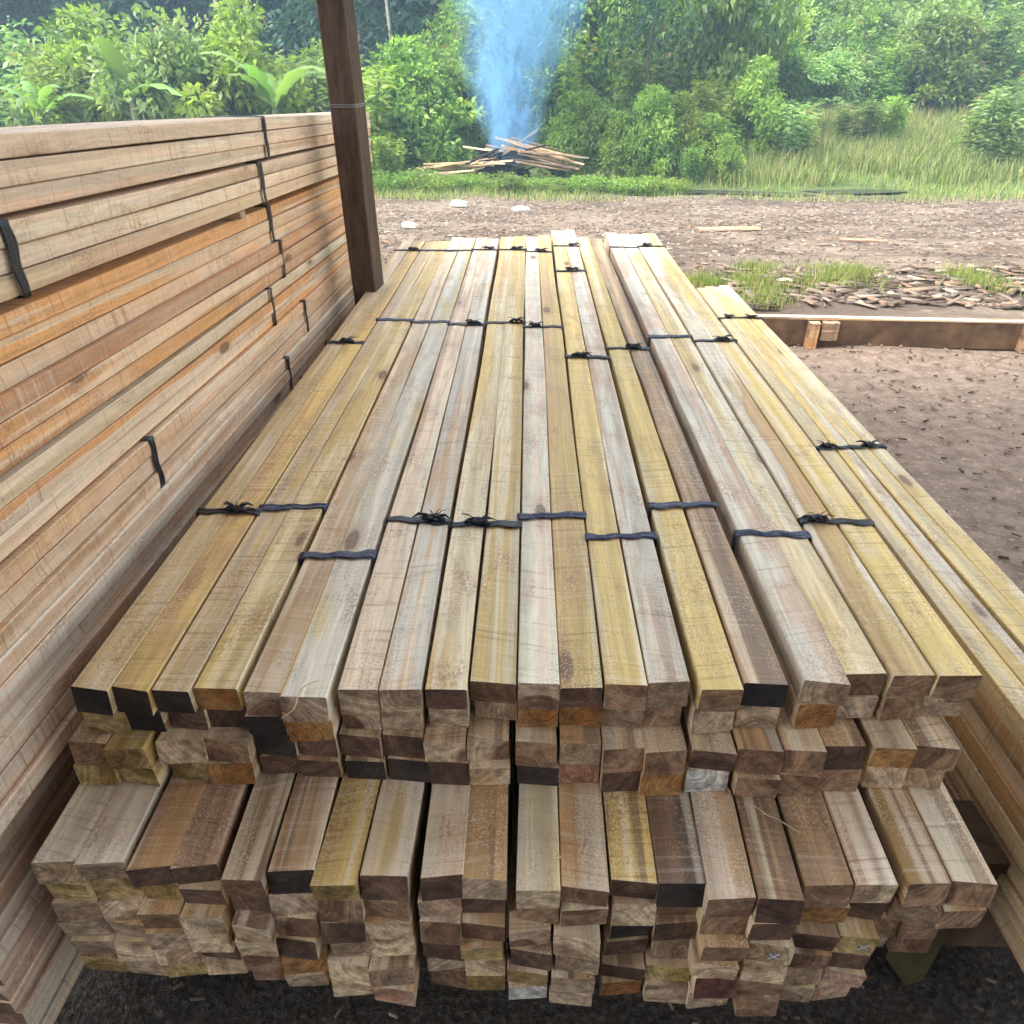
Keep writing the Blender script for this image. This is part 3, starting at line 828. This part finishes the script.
tag(chips('wood_chips', 13000, (-5, 9), (4.35, 12.9), (.012, .07), (.006, .020), M_CHIP, 8), 'bark chips and sawmill scraps strewn across the yard', 'wood chips', kind='stuff')
tag(chips('bark_litter', 700, (1.3, 5), (4.3, 5.4), (.04, .2), (.02, .05), M_CHIP, 9, .01), 'heaped bark strips behind the plank edging', 'bark litter', kind='stuff')
tag(chips('floor_litter', 900, (1.0, 4), (1.4, 4.1), (.008, .035), (.003, .01), M_CHIP, 19), 'small splinters on the shed floor beside the stacks', 'wood chips', kind='stuff')

tag(chips('floor_scraps', 420, (-.9, 1.2), (.12, .9), (.005, .024), (.001, .004), M_CHIP, 29, .002), 'dusty splinters on the dark ground in front of the stacks', 'wood chips', kind='stuff')

def rock(x, y, s, lb, cat='rock', col=(.5, .46, .40), grp=None):
    q = random.Random(int(x * 100 + y * 10)); n, mm = 8, 6; vs = []; fs = []
    z0 = ground_z(x, y)
    for j in range(mm):
        th = math.pi * j / (mm - 1)
        for i in range(n):
            ph = 2 * math.pi * i / n; rr = s * q.uniform(.8, 1.15)
            vs.append((rr * math.sin(th) * math.cos(ph) * 1.4, rr * math.sin(th) * math.sin(ph), rr * .55 * math.cos(th) + s * .3))
    for j in range(mm - 1):
        for i in range(n): fs.append((j * n + i, (j + 1) * n + i, (j + 1) * n + (i + 1) % n, j * n + (i + 1) % n))
    o = mesh_obj('rock', vs, fs, simple('pale_stone', col)); o.location = (x, y, z0 + .01)
    tag(o, lb, cat, grp)
for (px, py, s, lb) in ((459, 207, .11, 'pale flat rock on the dirt track just in front of the smoking pile'), (522, 213, .10, 'pale rock on the dirt track right of the one before the smoking pile'), (409, 229, .07, 'small pale rock beside the far left corner of the timber tier'),
                        (783, 285, .04, 'small pinkish stone among the weeds behind the plank edging')):
    z = -.2; 
    for _ in range(6):
        p = on_z(px, py, z); z = ground_z(p.x, p.y)
    rock(p.x, p.y, s, lb)
def spot(px, py):
    z = 0.
    for _ in range(14):
        p = on_z(px, py, z); z = .5 * z + .5 * ground_z(p.x, p.y)
    return p
# loose slabs lying in the yard
for (px, py, L, an, tn_, lb) in ((728, 231, .62, .12, ('rust', 'orange', 'brown'), 'orange slab of fresh wood lying on the yard dirt'),
                            (862, 243, .4, -.2, ('dark', 'brown', 'brown'), 'short dark slab lying on the yard dirt at the right')):
    p = spot(px, py); vs, fs = batten_mesh(.10, .02, L)
    o = mesh_obj('slab', vs, [f[::-1] for f in fs], M_EDGE); o.location = (p.x, p.y, ground_z(p.x, p.y) + .022); o.rotation_euler = (0, 0, math.pi / 2 + an); plain(o, tn_)
    tag(o, lb, 'wood slab')
p = on_z(868, 345, 0.0)
m = MB(); m.box((0, 0, .02), (.09, .03, .012), Matrix.Rotation(.4, 3, 'X')); m.box((.01, .02, .03), (.04, .07, .01), Matrix.Rotation(-.5, 3, 'Y'))
o = m.build('bark_scrap', simple('bark', (.22, .13, .08))); o.location = (p.x, p.y, .004)
tag(o, 'curled bark scrap lying on the inner floor below the plank edging', 'bark scrap')

# shavings on the stacks
M_SHAV = simple('shaving', (.52, .40, .24))
for (px, py, z, an, L, lb) in ((300, 700, TOP, 1.2, .08, 'curly wood fibre hanging at the front of the pinkish grey bundle'), (712, 552, TOP, .1, .05, 'loose wood splinter on the dark brown batten'),
                               (770, 818, ZL, -.6, .07, 'dark twig fibre lying across the lower tier at the right'), (728, 790, ZL, 1.0, .04, 'pale splinter at the back of the salmon pink bundle'),
                               (455, 835, ZL, 2.0, .03, 'small curl of wood on the ochre edged lower bundle'), (555, 850, ZL, 1.7, .04, 'small curl of wood on the cream lower bundle'),
                               (186, 482, TOP - .05, .6, .05, 'tiny splinter stuck against the left stack')):
    p = on_z(px, py, z); m = MB()
    pts = [(p.x + L * (t - .5) * math.cos(an) + .005 * math.sin(t * 7), p.y + L * (t - .5) * math.sin(an) + .004 * math.cos(t * 9), z + .0022 + .003 * math.sin(t * 3.14)) for t in np.linspace(0, 1, 9)]
    m.tube(pts, [.0004] + [.0009] * 7 + [.0003], 4)
    tag(m.build('wood_fibre', M_SHAV, smooth=True), lb, 'wood fibre')

# ------------------------------------------------------------------ puddles
def puddle_mat():
    g = G('puddle_water'); tc = g.n('ShaderNodeTexCoord')
    n = g.noise(tc.outputs['Object'], 6, 3, .6); g.bump(n, .15, .01)
    return g.fin((.03, .028, .025), g.step(n, .4, .6, .06, .4), .5)
M_PUD = puddle_mat()
PUDDLES = []
for (px, py, rx, ry) in ((716, 187, .85, .26), (850, 189, .80, .28), (795, 196, .5, .14)):
    p = spot(px, py); p.y = 13.25 if px != 795 else 12.95; p.x *= .97; PUDDLES.append((p.x, p.y, rx, ry)); zz = max(ground_z(p.x + a, p.y + b) for a in (-.5, 0, .5) for b in (-.25, 0, .25)) + .012
    ph = rnd.uniform(0, 6)
    vs = [(p.x, p.y, zz)] + [(p.x + rx * math.cos(a) * (1 + .25 * math.sin(3 * a + ph)), p.y + ry * math.sin(a) * (1 + .3 * math.sin(2 * a + ph)), zz) for a in np.linspace(0, 2 * math.pi, 40, endpoint=False)]
    o = mesh_obj('puddle', vs, [(0, i + 1, (i + 1) % 40 + 1) for i in range(40)], M_PUD)
    tag(o, 'dark shallow puddle at the edge of the meadow', 'puddle', 'puddles by the meadow', 'structure')

# ------------------------------------------------------------------ vegetation
def leaves(q, centres, dirs, size, aspect, droop=.2):
    n = len(centres)
    d = dirs / (np.linalg.norm(dirs, axis=1, keepdims=True) + 1e-9)
    r = q.normal(size=(n, 3)); s = np.cross(d, r); s /= (np.linalg.norm(s, axis=1, keepdims=True) + 1e-9)
    L = (size * q.uniform(.6, 1.3, n))[:, None]; Wd = L * aspect
    nn = np.cross(s, d)
    a = centres; b = centres + d * L * .45 + s * Wd * .5 + nn * Wd * .12; t = centres + d * L - np.array([0, 0, 1]) * L * droop; c = centres + d * L * .45 - s * Wd * .5 + nn * Wd * .12
    V = np.stack([a, b, t, c], 1).reshape(-1, 3)
    Q = np.arange(4 * n).reshape(-1, 4)
    sh = np.repeat(q.rand(n), 4)
    return V, Q, sh

def bush_proto(name, seed, W_, H_, n, size, aspect, mat, stemmat, clumps=26, style='bush', label='', cat='bush', group=''):
    q = np.random.RandomState(seed)
    root = empty(name, (0, -50, 0)); tag(root, label, cat, group)
    st = MB(); cs = []
    tips = []
    for k in range(clumps):
        if style == 'bush':
            an = q.uniform(0, 6.28); zz = q.uniform(.06, 1.) ** .8
            rr = W_ / 2 * math.sqrt(q.rand()) * (math.sin(math.pi * min(1, .22 + zz * .75)) ** .6)
            tips.append((rr * math.cos(an), rr * math.sin(an), zz * H_ * q.uniform(.75, 1.05)))
        elif style == 'weed':
            an = q.uniform(0, 6.28); rr = W_ / 2 * math.sqrt(q.rand())
            tips.append((rr * math.cos(an), rr * math.sin(an), H_ * q.uniform(.55, 1.)))
        else:  # tree
            an = q.uniform(0, 6.28); zz = q.uniform(.12, 1.)
            rr = W_ / 2 * math.sqrt(q.rand()) * (math.sin(math.pi * min(1, zz * .78 + .16)) ** .5)
            tips.append((rr * math.cos(an), rr * math.sin(an), zz * H_))
    per = n // clumps; CC = []; DD = []
    for tp in tips:
        tp = np.array(tp)
        if style == 'weed':
            bs = tp * np.array([.5, .5, 0]); 
            pts = [bs + (tp - bs) * t + np.array([0, 0, 0]) for t in (0, .5, 1)]
            st.tube(pts, [.012, .009, .004], 4)
            t = q.uniform(.15, 1, per)[:, None]
            c = bs + (tp - bs) * t
            an = q.uniform(0, 6.28, per)
            dd = np.stack([np.cos(an), np.sin(an), q.uniform(-.3, .7, per)], 1)
            c = c + dd * q.uniform(0, .10, per)[:, None]
        else:
            bs = np.array([tp[0] * .15, tp[1] * .15, H_ * (.0 if style == 'bush' else .25) + (tp[2] * .3)])
            st.tube([bs, (bs + tp) / 2 + np.array([0, 0, .05 * H_]), tp], [.02, .013, .004], 4)
            rad = W_ * q.uniform(.10, .20)
            dd = q.normal(size=(per, 3)); dd /= np.linalg.norm(dd, axis=1, keepdims=True)
            c = tp + dd * rad * (q.uniform(.25, 1, per) ** .6)[:, None] * np.array([1.15, 1.15, .8])
            dd = dd + q.normal(size=(per, 3)) * .6 + np.array([0, 0, .1])
        CC.append(c); DD.append(dd)
    CC = np.concatenate(CC); DD = np.concatenate(DD)
    CC[:, 2] = np.maximum(CC[:, 2], .02)
    V, Q, sh = leaves(q, CC, DD, size, aspect)
    # each clump has its own tone as well
    ct = np.repeat(np.repeat(q.rand(len(tips)), per), 4)
    sh = np.clip(.40 * sh + .62 * ct, 0, 1)
    np_mesh('foliage', V, Q, mat, root, attr=sh)
    if style == 'tree':
        st.tube([(0, 0, -.2), (.03, .02, H_ * .4), (-.04, .03, H_ * .75)], [.07, .05, .02], 7)
    st.build('trunk' if style == 'tree' else 'stems', stemmat, root)
    return root

def copy_tree(o, parent=None):
    c = o.copy(); C.objects.link(c); c.parent = parent
    for ch in o.children: copy_tree(ch, c)
    return c

used = set()
def place(proto, x, y, sc_=1., sz=1., label=None, group=None, cat=None):
    if proto.name in used: o = copy_tree(proto)
    else: o = proto; used.add(proto.name)
    o.location = (x, y, ground_z(x, y) - .03); o.rotation_euler = (0, 0, rnd.uniform(0, 6.28)); o.scale = (sc_, sc_, sc_ * sz)
    if label: o['label'] = label
    if group: o['group'] = group
    if cat: o['category'] = cat
    return o

PB = [bush_proto('bush', 21 + k, 1.7, 1.9, 6200, .105, .5, m_, M_STEM, 40) for k, m_ in enumerate([M_LEAF_MID, M_LEAF_BRIGHT, M_LEAF_MID, M_LEAF_PALE])]
PW = [bush_proto('tall_weed', 41 + k, 1.1, 1.7, 4300, .165, .24, m_, M_STEM, 30, 'weed') for k, m_ in enumerate([M_LEAF_BRIGHT, M_LEAF_PALE, M_LEAF_MID])]
PL = [bush_proto('low_weed', 61 + k, .9, .42, 2600, .07, .35, m_, M_STEM, 26, 'weed') for k, m_ in enumerate([M_LEAF_BRIGHT, M_LEAF_MID])]
PT = [bush_proto('forest_tree', 71 + k, 4.4, 7.5, 9000, .26, .45, m_, M_TRUNK, 60, 'tree') for k, m_ in enumerate([M_LEAF_DARK, M_LEAF_DARK, M_LEAF_MID])]
for t in PT: tag(t, cat='tree')

def X(px, y, z=0): return on_y(px, 180, y).x
q = rnd
# left thicket
for i in range(26):
    px = -40 + i * 21 + q.uniform(-10, 10); y = 14.0 + q.uniform(0, 2.2)
    if 452 < px: continue
    if px > 375: y += 1.3
    pr = q.choice([PW[0], PW[1], PB[1], PB[3], PW[1]]) if px < 330 else q.choice([PB[1], PW[0], PB[0]])
    place(pr, X(px, y), y, q.uniform(1.0, 1.35), q.uniform(.9, 1.15), 'bright green leafy bush in the tangled thicket behind the tall left stack' if px < 330 else 'leafy green bush in the thicket between the shed post and the smoke',
          'bushes of the left thicket' if px < 330 else 'bushes between post and smoke', 'bush')
for i in range(12):
    px = 380 + i * 8 + q.uniform(-8, 8); y = 13.3 + q.uniform(0, .8)
    place(q.choice(PL + ([PW[0]] if px < 400 else [])), X(px, y), y, q.uniform(.5, .9), 1, 'low bright weed at the foot of the thicket left of the smoking pile', 'weeds left of the fire', 'weed')
# weeds in front of the fire
for i in range(26):
    px = 430 + i * 10 + q.uniform(-12, 12); y = 13.15 + q.uniform(0, .5)
    place(q.choice(PL), X(px, y), y, q.uniform(.45, .9) * (.7 if px < 490 else 1), q.uniform(.6, 1.1), 'low green weed growing in front of the smoking wood pile', 'weeds before the fire', 'weed')
# middle bushes right of the smoke
for i in range(20):
    px = 572 + i * 6.5 + q.uniform(-10, 10); y = 14.5 + q.uniform(0, .9)
    place(q.choice([PB[0], PB[1], PB[2]]), X(px, y), y, q.uniform(.45, .75), q.uniform(.9, 1.2), 'rounded green bush right of the smoking wood pile', 'bushes right of the fire', 'bush')
for i in range(22):
    px = 455 + i * 12 + q.uniform(-10, 10); y = 16.6 + q.uniform(0, 2.5)
    place(q.choice([PB[0], PB[2], PB[2], PW[2]]), X(px, y), y, q.uniform(.9, 1.25), q.uniform(1.25, 1.7), 'mid green bush in the thicket behind the smoke', 'bushes behind the smoke', 'bush')
# meadow clumps
for (px, y, s) in ((680, 15.2, .6), (700, 15.6, .8), (715, 14.9, .5), (738, 15.8, .75), (655, 14.8, .5), (690, 14.2, .35), (725, 14.3, .35), (880, 16.6, .5)):
    place(q.choice([PW[0], PB[1], PW[2]]), X(px, y), y, s, 1.1, 'bushy weed clump standing at the left side of the sunny meadow', 'weed clumps of the meadow', 'weed')
for i in range(34):
    px = 660 + q.uniform(0, 400); y = 15 + q.uniform(0, 5.)
    place(q.choice([PL[0], PL[1], PW[1], PL[0]]), X(px, y), y, q.uniform(.5, 1.), q.uniform(.5, 1.0), 'small weed tuft standing in the meadow grass', 'weeds in the meadow', 'weed')
# right hillside
for i in range(74):
    px = 650 + q.uniform(0, 420); y = 19.2 + q.uniform(0, 5.5) * q.random() ** .3
    place(q.choice([PW[0], PB[1], PW[2], PB[2], PB[3], PW[1], PW[2], PB[0]]), X(px, y), y, q.uniform(.55, 1.25), q.uniform(.55, 1.1), 'green bush on the overgrown slope above the meadow', 'bushes on the right slope', 'bush')
for i in range(34):
    px = 610 + q.uniform(0, 460); y = 25 + q.uniform(0, 7)
    place(q.choice([PW[0], PB[1], PW[2], PB[2], PB[3]]), X(px, y), y, q.uniform(1.2, 1.9), q.uniform(.7, 1.1), 'green bush on the overgrown slope above the meadow', 'bushes on the right slope', 'bush')
# forest behind
for i in range(54):
    px = -120 + i * 23.5 + q.uniform(-14, 14); y = 21.5 + q.uniform(0, 11) + (11 if px > 600 else 0)
    place(q.choice(PT), X(px, y), y, q.uniform(.8, 1.25), q.uniform(.9, 1.2), 'dark hazy tree of the forest edge behind the thicket', 'trees of the far forest', 'tree')
for (px, y, h) in ((246, 19, 4.5), (258, 19.6, 4.8), (640, 16.2, 2.6), (272, 20, 4.2), (400, 20, 4.2)):
    b = MB(); x = X(px, y); z = ground_z(x, y)
    b.tube([(0, 0, -.1), (.05, .02, h * .4), (-.04, 0, h * .75), (.05, 0, h)], [.045, .04, .032, .02], 7)
    root = empty('slender_tree', (x, y, z)); b.build('trunk', M_TRUNK if px != 640 else M_TRUNKD, root)
    qq = np.random.RandomState(px); c = np.array([0, 0, h * .95]) + qq.normal(size=(900, 3)) * np.array([.5, .5, .35])
    V, Q, sh = leaves(qq, c, qq.normal(size=(900, 3)), .12, .4); np_mesh('crown', V, Q, M_LEAF_DARK, root, attr=sh)
    if px == 640: tag(root, 'thin dark trunked sapling standing in the bushes right of the smoke', 'tree')
    else: tag(root, 'slender pale trunked tree rising from the far thicket', 'tree', 'slender pale trees')

# banana plants
def banana(px, y, h, n, sc_, lb):
    x = X(px, y); z = ground_z(x, y); root = empty('banana_plant', (x, y, z)); tag(root, lb, 'banana plant')
    b = MB(); b.tube([(0, 0, -.05), (.02, 0, h * .5), (0, .02, h)], [.10 * sc_, .08 * sc_, .04 * sc_], 8); b.build('trunk', M_STEM, root, True)
    qq = random.Random(px)
    for k in range(n):
        an = k * 2.4 + qq.uniform(-.3, .3); L = sc_ * qq.uniform(1.0, 1.7); up = qq.uniform(.6, 1.35); wd = .115 * sc_
        V = []; Fc = []; m_ = 12
        for i in range(m_ + 1):
            t = i / m_; r_ = L * t * math.cos(up) * (1 + .2 * t); zz = h + L * (t * math.sin(up) - .55 * t * t)
            cw = wd * (.62 + .38 * ((i * 7 + k) % 3 > 0)) * (math.sin(math.pi * min(1, t * .93 + .05)) ** .6) if t > .12 else .012
            px_, py_ = r_ * math.cos(an), r_ * math.sin(an); sx, sy = -math.sin(an), math.cos(an)
            for u, dz in ((-1, -.25), (-.5, -.04), (0, 0), (.5, -.04), (1, -.25)):
                V.append((px_ + sx * u * cw, py_ + sy * u * cw, zz + dz * cw + (.012 * math.sin(i * 3 + u * 4))))
        for i in range(m_):
            for j in range(4): Fc.append((i * 5 + j, i * 5 + j + 1, (i + 1) * 5 + j + 1, (i + 1) * 5 + j))
        mesh_obj('leaf', V, Fc, M_BANANA, root, True, attr=[qq.uniform(.2, .85)] * len(V))
banana(700, 17.8, 1.0, 7, .95, 'bright banana plant at the top of the slope above the meadow')
banana(285, 13.3, 1.2, 8, 1.25, 'banana plant with long drooping leaves behind the tall stack, nearest the shed post')
banana(150, 13.4, 1.35, 7, 1.3, 'banana plant with an upright leaf behind the tall stack at the left')
banana(60, 13.8, 1.1, 6, .95, 'banana plant farthest to the left behind the tall stack')

# grass
def grass(name, n, pts_fn, h, wd, seed, lb):
    q = np.random.RandomState(seed); V = []; A = []
    P = pts_fn(q, n)
    for (a, b, rx, ry) in PUDDLES: P = P[((P[:, 0] - a) / (rx * 1.1)) ** 2 + ((P[:, 1] - b) / (ry * 2.4)) ** 2 > 1]
    n = len(P); an = q.uniform(0, 6.28, n); hh = h * q.uniform(.4, 1.2, n); lean = q.uniform(.1, .6, n) * hh
    sx, sy = np.cos(an) * wd / 2, np.sin(an) * wd / 2; an2 = q.uniform(0, 6.28, n)
    z = np.array([ground_z(a, b) for a, b in P]) - .01
    b0 = np.stack([P[:, 0] - sx, P[:, 1] - sy, z], 1); b1 = np.stack([P[:, 0] + sx, P[:, 1] + sy, z], 1)
    mxy = P + np.stack([np.cos(an2), np.sin(an2)], 1) * (lean * .4)[:, None]
    m0 = np.stack([mxy[:, 0] + sx * .7, mxy[:, 1] + sy * .7, z + hh * .6], 1); m1 = np.stack([mxy[:, 0] - sx * .7, mxy[:, 1] - sy * .7, z + hh * .6], 1)
    txy = P + np.stack([np.cos(an2), np.sin(an2)], 1) * lean[:, None]
    t0 = np.stack([txy[:, 0] + sx * .1, txy[:, 1] + sy * .1, z + hh], 1); t1 = np.stack([txy[:, 0] - sx * .1, txy[:, 1] - sy * .1, z + hh], 1)
    V = np.stack([b0, b1, m0, m1, t0, t1], 1).reshape(-1, 3)
    k = np.arange(n)[:, None] * 6
    Q = np.concatenate([k + np.array([[0, 1, 2, 3]]), k + np.array([[3, 2, 4, 5]])])
    o = np_mesh(name, V, Q, M_GRASS, attr=np.repeat(q.rand(n), 6)); tag(o, lb, 'grass', kind='stuff')
def region(x0, x1, y0, y1, thin=True, patch=True):
    def f(q, n):
        P = np.stack([q.uniform(x0, x1, n), q.uniform(y0, y1, n)], 1)
        if patch:
            v = np.sin(P[:, 0] * 2.1 + 1.3 * np.sin(P[:, 1] * 3)) + np.sin(P[:, 1] * 4.2 + P[:, 0] * 1.2) + (P[:, 1] - y0) * 1.6
            P = P[v > q.uniform(-.8, 1.2, n)]
        return P
    return f
grass('meadow_grass', 100000, region(1.2, 13, 13.9, 25), .30, .017, 1, 'sunny yellow green grass covering the meadow on the right')
grass('verge_grass', 30000, region(-10, 12, 12.3, 14.6), .13, .010, 2, 'short green grass along the edge of the dirt track')
def tufts(q, n):
    cs = []
    for (px, py, s) in ((755, 272, .06), (772, 290, .08), (762, 302, .07), (832, 274, .09), (846, 281, .10), (822, 285, .06), (700, 284, .05), (858, 276, .05), (745, 284, .05), (965, 278, .08), (985, 288, .06)):
        p = spot(px, py); m_ = n // 11
        cs.append(np.stack([q.normal(p.x, s * 1.3, m_), q.normal(p.y, s * 1.5, m_)], 1))
    P = np.concatenate(cs); return P[P[:, 1] > 4.3]
grass('weed_tufts', 5200, tufts, .085, .0055, 4, 'small green grass tufts among the bark behind the plank edging')

for k, (px, py) in enumerate(((752, 275), (770, 293), (705, 283), (835, 274), (848, 283), (822, 288), (765, 303), (962, 280))):
    p = spot(px, py)
    place(PL[k % 2], p.x, max(p.y, 4.45), q.uniform(.16, .26), .6, 'tiny leafy weed growing among the bark behind the plank edging', 'weeds behind the edging', 'weed')
# ------------------------------------------------------------------ smoking pile
fp = spot(505, 183); FX, FY, FZ = fp.x, max(14.0, fp.y), 0
FX = X(503, FY); FZ = ground_z(FX, FY)
M_CHAR = simple('charred', (.018, .016, .016), .9, .1, .6, 30)
V = []; Q = []
qq = np.random.RandomState(4)
mh = MB()
for k in range(90):
    a = qq.uniform(0, 6.28); r_ = .42 * math.sqrt(qq.rand()); z = .58 * (1 - r_ / .5) * qq.uniform(.4, 1)
    mh.box((FX + r_ * math.cos(a) * 1.1, FY + r_ * math.sin(a), FZ + z + .03), (qq.uniform(.05, .2), qq.uniform(.04, .1), qq.uniform(.03, .07)), Matrix.Rotation(qq.uniform(0, 3), 3, 'Z') @ Matrix.Rotation(qq.uniform(-.6, .6), 3, 'Y'))
tag(mh.build('charred_scraps', M_CHAR), 'black heap of charred scraps and ash at the core of the smoking pile', 'charred wood', kind='stuff')
M_SLAB = wood_material('slab_wood', .4, .2)
def stick(x, y, z, L, az, el, w_, tn_, lb, grp):
    vs, fs = batten_mesh(w_, .025, L, .006); o = mesh_obj('slab_offcut', vs, [f[::-1] for f in fs], M_SLAB)
    o.location = (x, y, z); o.rotation_euler = (el, 0, az); plain(o, tn_, 'g'); tag(o, lb, 'wood offcut', grp); return o
for k in range(17):
    L = q.uniform(.9, 1.7); az = -math.pi / 2 + q.uniform(-.45, .45)
    stick(FX + .55 + q.uniform(-.25, .35), FY + q.uniform(-.45, .4), FZ + .24 + .34 * q.random(), L, az, -q.uniform(.05, .25), q.uniform(.05, .13), q.choice([('orange', 'tan', 'brown'), ('blush', 'tan', 'tan'), ('tan', 'brown', 'brown'), ('rose', 'brown', 'tan'), ('brown', 'brown', 'dark')]),
          'long slab offcut piled on the right side of the smoking heap', 'offcuts right of the fire')
for k in range(13):
    L = q.uniform(.8, 1.5); az = math.pi / 2 + q.uniform(-.35, .35)
    stick(FX - .75 + q.uniform(-.3, .3), FY + q.uniform(-.45, .1), FZ + .14 + .22 * q.random(), L, az, -q.uniform(.0, .16), q.uniform(.05, .11), q.choice([('beige', 'tan', 'brown'), ('cream', 'beige', 'tan')]),
          'pale offcut lying flat to the left of the smoking heap', 'offcuts left of the fire')
for k in range(14):
    L = q.uniform(.4, 1.0); az = -math.pi / 2 + q.uniform(-1.2, 1.2)
    o = stick(FX + q.uniform(-.35, .35), FY + q.uniform(-.5, .2), FZ + .12 + .42 * q.random(), L, az, q.uniform(-.3, .3), q.uniform(.05, .1), ('dark', 'dark', 'dark'), 'charred black stick in the middle of the smoking heap', 'charred sticks')
    o.data.materials[0] = M_CHAR
m = MB(); n_ = 26
sc_v = [(FX, FY, FZ + .05)] + [(FX + (1.0 + .15 * math.sin(i * 2.3)) * math.cos(i / n_ * 6.283), FY - .1 + (.62 + .1 * math.sin(i * 3.1)) * math.sin(i / n_ * 6.283), ground_z(FX + math.cos(i / n_ * 6.283), FY - .1 + .62 * math.sin(i / n_ * 6.283)) + .006) for i in range(n_)]
m.add(sc_v, [(0, i + 1, (i + 1) % n_ + 1) for i in range(n_)])
tag(m.build('ash_bed', simple('ash', (.05, .047, .045), .95, .1, .9, 9)), 'grey and black ash bed spread under the smoking heap', 'ash', kind='stuff')
stick(FX + .25, FY, FZ + .62, .9, -math.pi / 2 + .3, .55, .05, ('orange', 'tan', 'brown'), 'single stick pointing up out of the right side of the smoking heap', None)
stick(FX - .35, FY - .1, FZ + .56, .7, -math.pi / 2 + .1, -.12, .04, ('cream', 'cream', 'beige'), 'single pale stick pointing left from the top of the smoking heap', None)

# smoke
def smoke():
    n, mm = 20, 26; vs = []; fs = []; Ht = 5.2
    for j in range(mm + 1):
        t = j / mm; z = Ht * t
        cx = FX + .02 + .30 * min(1, z / 2.6) + .12 * math.sin(z * 1.7); rr = .34 + .68 * min(1.8, z / 1.5) ** .8
        for i in range(n):
            a = 2 * math.pi * i / n; k = rr * (1 + .07 * math.sin(3 * a + z * 2) + .05 * math.sin(5 * a - z * 3))
            vs.append((cx + k * math.cos(a), FY + .1 + k * math.sin(a), FZ + .30 + z))
    for j in range(mm):
        for i in range(n): fs.append((j * n + i, j * n + (i + 1) % n, (j + 1) * n + (i + 1) % n, (j + 1) * n + i))
    fs.append(tuple(reversed(range(n)))); fs.append(tuple(mm * n + i for i in range(n)))
    g = G('blue_smoke'); g.t.nodes.remove(g.bsdf)
    pv = g.n('ShaderNodeVolumePrincipled'); g.put(pv.inputs['Color'], (.30, .62, 1.0)); pv.inputs['Anisotropy'].default_value = .1
    ge = g.n('ShaderNodeTexCoord'); P = ge.outputs['Object']
    Ps = g.vmath('SUBTRACT', P, (FX, FY, FZ))
    nz = g.noise(g.vmath('MULTIPLY', Ps, (2.6, 2.6, 1.0)), 1, 6, .72, 2.2)
    sp = g.n('ShaderNodeSeparateXYZ'); g.put(sp.inputs[0], Ps)
    # soft rim: density falls with the distance from the plume's axis
    ax = g.math('ADD', g.math('MULTIPLY', g.math('MINIMUM', sp.outputs[2], 2.9), .115), g.math('MULTIPLY', g.math('SINE', g.math('MULTIPLY', sp.outputs[2], 3.1)), .09))
    dx = g.math('SUBTRACT', sp.outputs[0], ax); dy = g.math('SUBTRACT', sp.outputs[1], .1)
    rr = g.math('SQRT', g.math('ADD', g.math('MULTIPLY', dx, dx), g.math('MULTIPLY', dy, dy)))
    rad = g.math('ADD', g.math('MULTIPLY', g.math('POWER', g.math('MAXIMUM', sp.outputs[2], .01), .8), .47), .15)
    fall = g.step(g.math('DIVIDE', rr, rad), 1.15, .1)
    dens = g.math('MULTIPLY', g.math('MULTIPLY', g.step(nz, .44, .58, .05, 1.25), fall), g.step(sp.outputs[2], .2, 2.2, 5.5, 2.4))
    g.put(pv.inputs['Density'], dens)
    g.t.links.new(pv.outputs[0], g.out.inputs['Volume'])
    o = mesh_obj('smoke', vs, fs, g.m)
    tag(o, 'blue smoke plume rising from the burning wood pile', 'smoke', kind='stuff')
smoke()

# haze
g = G('haze'); g.t.nodes.remove(g.bsdf)
pv = g.n('ShaderNodeVolumePrincipled'); g.put(pv.inputs['Color'], (.55, .78, 1.0)); pv.inputs['Density'].default_value = .004; pv.inputs['Anisotropy'].default_value = .2
g.t.links.new(pv.outputs[0], g.out.inputs['Volume'])
m = MB(); m.box((0, 75, 24), (140, 185, 52.8))
hz = m.build('haze', g.m); hz['kind'] = 'stuff'; hz['label'] = 'thin bluish air between the yard and the forest'
